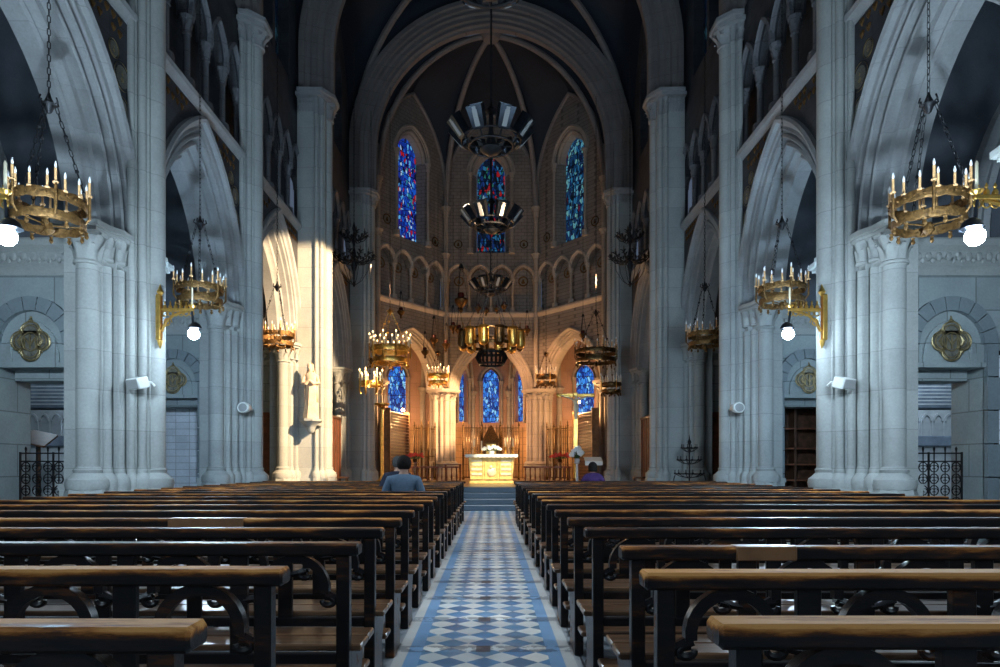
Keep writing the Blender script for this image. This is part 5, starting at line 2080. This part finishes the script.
m.ball((-0.03, -0.09, 1.54), 0.015, 0.03, 0.025, 6, 5)
m.build('figure', 'statue_plaster', t)
m = MB()
rings = []
for z, w, d in ((0.5, 0.215, 0.18), (0.9, 0.205, 0.165), (1.3, 0.215, 0.15), (1.4, 0.14, 0.12), (1.5, 0.10, 0.12), (1.64, 0.098, 0.11), (1.72, 0.04, 0.05)):
    rings.append([(w * cos(a) - (0.02 if z > 1.35 else 0), d * sin(a) + 0.02, z) for a in [PI * (-0.12 + 1.24 * j / 14) for j in range(15)]])
m.grid(rings)
sol = m.build('mantle', 'statue_plaster', t)
md = sol.modifiers.new('thick', 'SOLIDIFY')
md.thickness = 0.015

# red sanctuary lamp and small candelabrum on the choir pillar (beyond the statue)
P = at(364, 351, 25.0)
# votive candle stand of wrought iron on the right
t = thing('iron_candle_stand', 'black wrought iron candle stand at the foot of the right choir pillar', 'candle stand', (5.8, 19.5, 0.0))
m = MB()
for j in range(3):
    a = 2 * PI * j / 3 + 0.5
    m.tube([(0.3 * cos(a), 0.3 * sin(a), 0.0), (0.2 * cos(a), 0.2 * sin(a), 0.12), (0.03 * cos(a), 0.03 * sin(a), 0.3)], 0.02, 6)
m.tube([(0, 0, 0.25), (0, 0, 2.0)], 0.024, 8)
m.lathe([(0.03, 1.9), (0.06, 1.98), (0.02, 2.06), (0.004, 2.2)], (0, 0, 0), 8)
m.build('stem', 'iron', t)
for z, r in ((1.05, 0.42), (1.45, 0.34), (1.8, 0.22)):
    m = MB()
    m.tube([(r * cos(2 * PI * j / 24), r * sin(2 * PI * j / 24), z) for j in range(24)], 0.016, 6, closed=True)
    for j in range(6):
        a = PI * j / 3
        m.tube([(0, 0, z - 0.12), (r * 0.6 * cos(a), r * 0.6 * sin(a), z - 0.08), (r * cos(a), r * sin(a), z)], 0.011, 5)
        m.lathe([(0.03, z), (0.035, z + 0.03), (0.012, z + 0.04), (0.012, z + 0.12)], (r * cos(a), r * sin(a), 0), 6)
    m.build('tier', 'iron', t)
m = MB()
for q in (-1, 1):
    m.tube([(q * (0.42 + 0.06 * sin(b)), -0.02, 1.0 - 0.11 * b + 0.02 * cos(3 * b)) for b in [0.5 * j for j in range(13)]], 0.014, 5)
m.build('scroll', 'iron', t)

# ================================================================== chapel contents
for s in (-1, 1):
    # wrought iron gates
    t = thing('iron_gate', 'scrolled wrought iron gate in the near %s chapel doorway' % SIDE[s], 'gate', (s * 7.545, 11.5, 0.0), group='iron gates in the chapel doorways')
    W, Z = 0.57, 1.52
    m = MB()
    for x in (-W, 0, W):
        m.bbox(x - 0.014, x + 0.014, -0.014, 0.014, 0, Z, 0.003)
    for z in (0.05, 0.16, Z - 0.16, Z - 0.02):
        m.bbox(-W, W, -0.012, 0.012, z - 0.012, z + 0.012, 0.003)
    m.build('frame', 'iron', t)
    m = MB()
    for i in range(6):
        x = -W + 0.095 + 0.19 * i
        for j in range(6):
            z = 0.26 + 0.2 * j
            m.tube([(x + 0.075 * cos(b), 0, z + 0.085 * sin(b)) for b in [2 * PI * k / 12 for k in range(12)]], 0.010, 5, closed=True)
            for q in (-1, 1):
                m.tube([(x + q * 0.03 + q * 0.03 * cos(b), 0, z + 0.03 * sin(b)) for b in [0.7 * k for k in range(8)]], 0.007, 4)
        m.tube([(x, 0, 0.05), (x, 0, Z), (x, 0, Z + 0.06), (x, 0, Z + 0.1)], [0.007, 0.01, 0.02, 0.002], 5)
    m.bbox(-W, W, -0.006, 0.006, 0.7, 0.712, 0.002)
    m.build('scrollwork', 'iron', t)
    # marble altarpiece in the next chapel
    t = thing('side_altar', 'white marble side altar with small arcade seen through the %s doorway' % SIDE[s], 'altar', (s * 9.98, 15.2, 0.0), group='marble side altars')
    m = MB()
    m.bbox(-0.8, 0.8, -0.35, 0.45, 0.0, 1.35, 0.02)
    m.build('mensa_block', 'white_marble', t)
    m = MB()
    m.bbox(-0.82, 0.82, -0.38, 0.45, 1.72, 1.95, 0.02)
    m.build('blue_slab', 'grey_marble', t)
    m = MB()
    m.bbox(-0.78, 0.78, -0.2, 0.45, 1.35, 1.72, 0.01)
    m.bbox(-0.78, 0.78, -0.1, 0.45, 1.95, 2.55, 0.01)
    for i in range(6):
        def mpa(u, dep, z):
            return (u, -0.1 + dep, z)
        arch_sweep(m, mpa, -0.65 + 0.26 * i, 0.08, 0.13, 2.3, [(0.05, 0.01), (0.045, -0.04), (0.0, -0.04), (0.0, 0.01)], 5)
        m.lathe([(0.022, 1.96), (0.022, 2.3)], (-0.78 + 0.26 * i, -0.12, 0), 6)
    m.build('arcade_panel', 'white_marble', t)
    m = MB()
    m.bbox(-0.72, 0.72, -0.15, 0.4, 2.58, 3.2, 0.02)
    o = m.build('inscription_panel', 'grey_marble', t)
    m = MB()
    m.bbox(-0.85, 0.85, -0.25, 0.45, 3.22, 3.36, 0.03)
    m.bbox(-0.5, 0.5, -0.2, 0.4, 3.36, 3.6, 0.03)
    m.build('cornice', 'white_marble', t)
    m = MB()
    for r in range(6):
        m.bbox(-0.6, 0.6 - 0.1 * (r % 3), -0.156, -0.15, 2.66 + 0.08 * r, 2.69 + 0.08 * r, 0.001)
    m.build('engraved_lines', 'white_marble', o)
# marble plaque boards
t = thing('marble_tablets', 'tall white panel of marble tablets in the second left chapel doorway', 'panel', (-7.62, 16.8, 0.0))
m = MB()
m.bbox(-0.72, 0.72, -0.04, 0.08, 0.0, 2.72, 0.01)
m.build('tablets', 'marble_plaques', t)
m = MB()
m.bbox(-0.76, 0.76, -0.08, 0.1, 2.72, 2.84, 0.02)
m.build('cap', 'white_marble', t)
t = thing('plaque_board', 'white marble tablets on the wall at the right edge of the view', 'panel', (9.1, 10.96, 1.35))
m = MB()
m.bbox(-0.78, 0.78, -0.02, 0.03, 0.0, 1.75, 0.008)
m.build('tablets', 'marble_plaques', t)
m = MB()
for (x0, x1, z0, z1) in ((-0.82, -0.78, -0.04, 1.79), (0.78, 0.82, -0.04, 1.79), (-0.82, 0.82, 1.75, 1.82), (-0.82, 0.82, -0.06, 0.0)):
    m.bbox(x0, x1, -0.04, 0.03, z0, z1, 0.006)
m.build('frame', 'iron', t)
# bookcase in the second right doorway
t = thing('bookcase', 'dark wooden bookcase in the second right chapel doorway', 'bookcase', (7.65, 16.95, 0.0))
m = MB()
for x in (-0.78, 0.0, 0.78):
    m.bbox(x - 0.03, x + 0.03, -0.2, 0.2, 0, 2.85, 0.006)
m.bbox(-0.8, 0.8, 0.16, 0.2, 0, 2.85, 0.005)
m.build('carcass', 'brown_wood', t)
for z in (0.1, 0.5, 0.9, 1.3, 1.7, 2.2, 2.8):
    m = MB()
    m.bbox(-0.78, 0.78, -0.19, 0.17, z, z + 0.035, 0.005)
    m.build('shelf', 'red_wood', t)
m = MB()
m.bbox(-0.85, 0.85, -0.24, 0.22, 2.85, 2.95, 0.015)
m.build('cornice', 'brown_wood', t)
rnd = random.Random(3)
# reading desk in the left chapel
t = thing('reading_desk', 'sloping brown reading desk behind the near left iron gate', 'desk', (-8.55, 12.6, 0.0))
m = MB()
m.lathe([(0.22, 0), (0.22, 0.05), (0.05, 0.1), (0.04, 1.65), (0.08, 1.72)], (0, 0, 0), 10)
m.build('stand', 'brown_wood', t)
m = MB()
m.loft([[(-0.24, -0.2, 1.72), (0.24, -0.2, 1.62), (0.24, 0.2, 1.84), (-0.24, 0.2, 1.94)], [(-0.24, -0.2, 1.75), (0.24, -0.2, 1.65), (0.24, 0.2, 1.88), (-0.24, 0.2, 1.98)]])
m.build('desk_board', 'brown_wood', t)
# red door by the second left pillar
for s in (-1, 1):
    t = thing('panelled_door', 'reddish panelled wooden door beyond the second %s pillar' % SIDE[s], 'door', (s * 7.35, 20.74, 0.0), group='panelled doors in the far aisles')
    m = MB()
    m.bbox(-0.55, 0.55, -0.03, 0.03, 0.0, 2.95, 0.008)
    m.build('leaf', 'red_wood', t)
    for x in (-0.27, 0.27):
        for z in (0.2, 1.1, 2.0):
            m = MB()
            m.bbox(x - 0.2, x + 0.2, -0.05, -0.025, z, z + 0.75, 0.012)
            m.build('panel', 'red_wood', t)
    m = MB()
    m.ball((0.46 * -s, -0.07, 1.1), 0.035, n=10, m=8)
    m.build('knob', 'old_gold', t)


# ================================================================== people
def skin_mesh(name, mat, verts, edges, radii, parent, root=0, sub=2):
    me = bpy.data.meshes.new(name)
    me.from_pydata(verts, edges, [])
    o = bpy.data.objects.new(name, me)
    COL.objects.link(o)
    o.parent = parent
    me.materials.append(MATS[mat])
    sk = o.modifiers.new('skin', 'SKIN')
    sk.use_smooth_shade = True
    for i, r in enumerate(radii):
        d = me.skin_vertices[0].data[i]
        d.radius = (r, r) if not isinstance(r, tuple) else r
        d.use_root = i == root
    sb = o.modifiers.new('smooth', 'SUBSURF')
    sb.levels = sub
    sb.render_levels = sub
    return o


def seated(label, loc, shirt, hair, rz=0.0, lean=0.0, k=1.0, longhair=False, elbow=0.29):
    t = thing('person', label, 'person', loc, rz=rz)
    t.scale = (k, k, k)
    V, E, Rr = [], [], []

    def n(p, r, parent=None):
        V.append((p[0], p[1] + lean * max(0, p[2] - 0.55), p[2]))
        Rr.append(r)
        if parent is not None:
            E.append((parent, len(V) - 1))
        return len(V) - 1
    pel = n((0, 0, 0.57), (0.15, 0.10))
    sp = n((0, 0.0, 0.76), (0.14, 0.10), pel)
    ch = n((0, 0.0, 0.95), (0.15, 0.092), sp)
    up = n((0, 0.01, 1.06), (0.095, 0.068), ch)
    nk = n((0, 0.02, 1.135), 0.056, up)
    hd0 = n((0, 0.035, 1.19), 0.064, nk)
    hd1 = n((0, 0.04, 1.26), 0.082, hd0)
    hd2 = n((0, 0.035, 1.315), 0.066, hd1)
    nose = n((0, 0.135, 1.245), 0.014, hd1)
    for q in (-1, 1):
        ear = n((q * 0.088, 0.03, 1.25), 0.014, hd1)
        sh = n((q * 0.17, 0.0, 1.03), 0.056, up)
        el = n((q * elbow, 0.02, 0.80), 0.047, sh)
        wr = n((q * 0.16, 0.24, 0.72), 0.032, el)
        pm = n((q * 0.12, 0.31, 0.715), (0.038, 0.018), wr)
        for i, (dx, L) in enumerate(((-0.030, 0.075), (-0.010, 0.088), (0.010, 0.082), (0.030, 0.064))):
            f1 = n((q * 0.115 + dx, 0.345 + L * 0.35, 0.712), 0.009, pm)
            f2 = n((q * 0.105 + dx, 0.345 + L * 0.8, 0.698), 0.008, f1)
            n((q * 0.10 + dx, 0.345 + L, 0.682), 0.007, f2)
        th = n((q * 0.155 - q * 0.075, 0.29, 0.73), 0.010, pm)
        n((q * 0.155 - q * 0.095, 0.325, 0.728), 0.008, th)
        hp = n((q * 0.10, 0.02, 0.555), 0.088, pel)
        kn = n((q * 0.13, 0.37, 0.55), 0.056, hp)
        an = n((q * 0.13, 0.075, 0.095), 0.036, kn)
        n((q * 0.14, 0.19, 0.045), 0.032, an)
    skin_mesh('body', 'skin', V, E, Rr, t)
    # upper garment
    V, E, Rr = [], [], []
    pel = n((0, -0.005, 0.54), (0.170, 0.118))
    sp = n((0, -0.005, 0.76), (0.172, 0.122), pel)
    ch = n((0, -0.005, 0.95), (0.192, 0.126), sp)
    up = n((0, 0.005, 1.07), (0.140, 0.105), ch)
    n((0, 0.018, 1.125), 0.070, up)
    for q in (-1, 1):
        sh = n((q * 0.178, 0.0, 1.035), 0.082, up)
        el = n((q * elbow, 0.02, 0.80), 0.062, sh)
        n((q * 0.18, 0.21, 0.725), 0.046, el)
    skin_mesh('shirt', shirt, V, E, Rr, t)
    V, E, Rr = [], [], []
    pel = n((0, 0, 0.555), (0.165, 0.10))
    for q in (-1, 1):
        hp = n((q * 0.10, 0.05, 0.555), 0.099, pel)
        kn = n((q * 0.13, 0.37, 0.55), 0.066, hp)
        n((q * 0.13, 0.09, 0.13), 0.045, kn)
    skin_mesh('trousers', 'trousers_dark', V, E, Rr, t)
    for q in (-1, 1):
        m = MB()
        m.loft([[(q * 0.14 + w * cos(a), y, 0.045 + h * sin(a) + (0.0)) for a in [2 * PI * j / 10 for j in range(10)]] for y, w, h in ((0.01, 0.03, 0.03), (0.04, 0.05, 0.044), (0.12, 0.052, 0.044), (0.20, 0.05, 0.036), (0.24, 0.03, 0.025))])
        m.build('shoe', 'shoe_black', t)
    # hair
    hy = lean * 0.7
    m = MB()
    rings = []
    low = -0.95 if not longhair else -0.9
    for i in range(9):
        ph = PI / 2 - (PI / 2 - low) * i / 8
        ring = []
        for j in range(25):
            # open towards the face (+Y)
            a = PI / 2 + (0.25 + 0.55 * max(0, i - 2) / 6) + (2 * PI - 2 * (0.25 + 0.55 * max(0, i - 2) / 6)) * j / 24
            sp_ = sin(ph)
            if longhair:
                R1 = 0.098 * max(0.05, cos(ph)) if ph > 0 else 0.098
                zz = 1.275 + 0.105 * sp_ * (1.0 if ph > 0 else 1.5)
            else:
                R1 = 0.094 * max(0.05, cos(ph * (0.85 if ph < 0 else 1)))
                zz = 1.278 + 0.100 * sp_
            ring.append((R1 * cos(a), 0.037 + hy + R1 * 1.15 * sin(a), zz))
        rings.append(ring)
    m.grid(rings)
    o = m.build('hair', hair, t)
    md = o.modifiers.new('thick', 'SOLIDIFY')
    md.thickness = 0.018
    md.offset = 0
    return t


seated('person in a blue shirt with dark hair seated in a left pew, back to camera', (-1.24, LY[10] + 0.165, 0.008), 'shirt_blue', 'hair_dark', lean=0.06, k=1.03, elbow=0.275)
seated('grey-haired person in a navy jacket just beyond the man in blue', (-1.66, LY[13] + 0.165, 0.008), 'jacket_navy', 'hair_grey', lean=0.1, k=1.05)
seated('dark-haired person in a purple top seated in the farthest right pew', (2.42, RY[18] + 0.165, 0.008), 'top_purple', 'hair_dark', lean=0.05, k=0.99, longhair=True)

# ------------------------------------------------------------------ camera, light, world
cam = bpy.data.cameras.new('camera')
cam.sensor_width = 36
cam.lens = F / 1000 * 36
cam.shift_x = 0.009
cam.shift_y = 0.1325
cam.clip_end = 200
co = bpy.data.objects.new('camera', cam)
co.location = (0, 0, H)
co.rotation_euler = (PI / 2, 0, 0)
COL.objects.link(co)
scene.camera = co


def point(name, loc, col, power, r=0.1):
    l = bpy.data.lights.new(name, 'POINT')
    l.color = col
    l.energy = power
    l.shadow_soft_size = r
    o = bpy.data.objects.new(name, l)
    o.location = loc
    COL.objects.link(o)
    return o


def spot(name, loc, target, col, power, ang, blend=0.3, r=0.1):
    l = bpy.data.lights.new(name, 'SPOT')
    l.color = col
    l.energy = power
    l.spot_size = math.radians(ang)
    l.spot_blend = blend
    l.shadow_soft_size = r
    o = bpy.data.objects.new(name, l)
    o.location = loc
    o.rotation_euler = (Vector(target) - Vector(loc)).to_track_quat('-Z', 'Y').to_euler()
    COL.objects.link(o)
    return o


COOL = (0.62, 0.82, 1.0)
WARM = (1.0, 0.54, 0.22)
for s in (-1, 1):
    for k in (0, 1, 2, 3):
        # twin-headed floodlights: one head along the nave, one back towards the entrance
        p = (s * 4.86, PY[k] - 0.12 + (0.2 if k == 2 else 0), 3.45 + (0.15 if k == 2 else 0))
        spot('flood_head', (p[0], p[1] + 0.12, p[2]), (p[0] + s * 0.5, p[1] + 3.0, p[2] + 0.6), (COOL if k < 3 else (0.5, 0.74, 1.0)), 160 if k < 2 else (540 if k == 2 else 430), 165, 0.5, 0.09)
        spot('flood_head', (p[0], p[1] - 0.16, p[2]), (p[0] - s * 1.2, p[1] - 3.0, p[2] - 0.2), COOL, 380 if k > 1 else 200, 165, 0.5, 0.09)
        point('flood_glow', (s * 4.6, p[1] - 0.2, p[2] - 0.1), COOL, 90, 0.1)
for px in (-3.7, 3.75):
    point('choir_lamp', (px * 0.98, 28.7, 3.72), WARM, 420, 0.08)
for px, py in ((-4.9, 31.6), (4.9, 31.6), (0.0, 32.6)):
    point('ambulatory_fill', (px, py, 2.6), WARM, 260, 0.1)  # added unseen lights to warm the ambulatory walls, no fixtures
point('chapel_fill', (9.3, 13.6, 3.9), COOL, 90, 0.1)  # unseen fill added so the side altars show through the doorways
point('chapel_fill', (-9.3, 13.6, 3.9), COOL, 30, 0.1)
# unseen warm spots added to light the left choir pier, altar and apse
spot('pier_patch_spot', (5.2, 13.4, 9.3), (-5.7, 20.6, 4.7), (1.0, 0.68, 0.38), 40000, 30, 0.15, 0.1)
spot('altar_spot', (3.2, 17.0, 9.5), (0.2, 24.0, 1.0), (1.0, 0.80, 0.48), 15000, 11, 0.4, 0.1)
spot('apse_spot', (4.6, 23.8, 8.6), (-2.5, 31.0, 3.9), (1.0, 0.58, 0.28), 42000, 20, 0.5, 0.1)
spot('apse_spot', (-4.6, 23.8, 8.6), (2.4, 31.0, 4.5), (1.0, 0.50, 0.24), 7000, 34, 0.6, 0.1)
spot('apse_spot', (0.0, 22.0, 6.0), (0.0, 31.0, 11.5), (1.0, 0.85, 0.7), 300, 80, 0.8, 0.3)
for Y, z in ((5.2, 7.2), (8.95, 7.2), (13.85, 7.3), (18.75, 7.5)):
    spot('aisle_fill_spot', (0.0, Y, z), (-0.05, Y - 1.2, 0), (0.80, 0.90, 1.0), 850 if Y < 6 else 1550, 44, 0.8, 0.25)  # added spots lighting aisle and pews; the hanging clusters themselves are unlit

world = bpy.data.worlds.new('world')
scene.world = world
world.use_nodes = True
bg = world.node_tree.nodes['Background']
bg.inputs[0].default_value = (0.45, 0.6, 0.9, 1)
bg.inputs[1].default_value = 0.16
scene.view_settings.view_transform = 'Standard'
scene.view_settings.look = 'None'
scene.view_settings.exposure = 0.0
scene.view_settings.gamma = 1.0
scene.view_settings.use_curve_mapping = False
scene.cycles.max_bounces = 6
scene.cycles.diffuse_bounces = 3
scene.cycles.glossy_bounces = 3
scene.cycles.sample_clamp_indirect = 6.0
scene.cycles.use_denoising = True
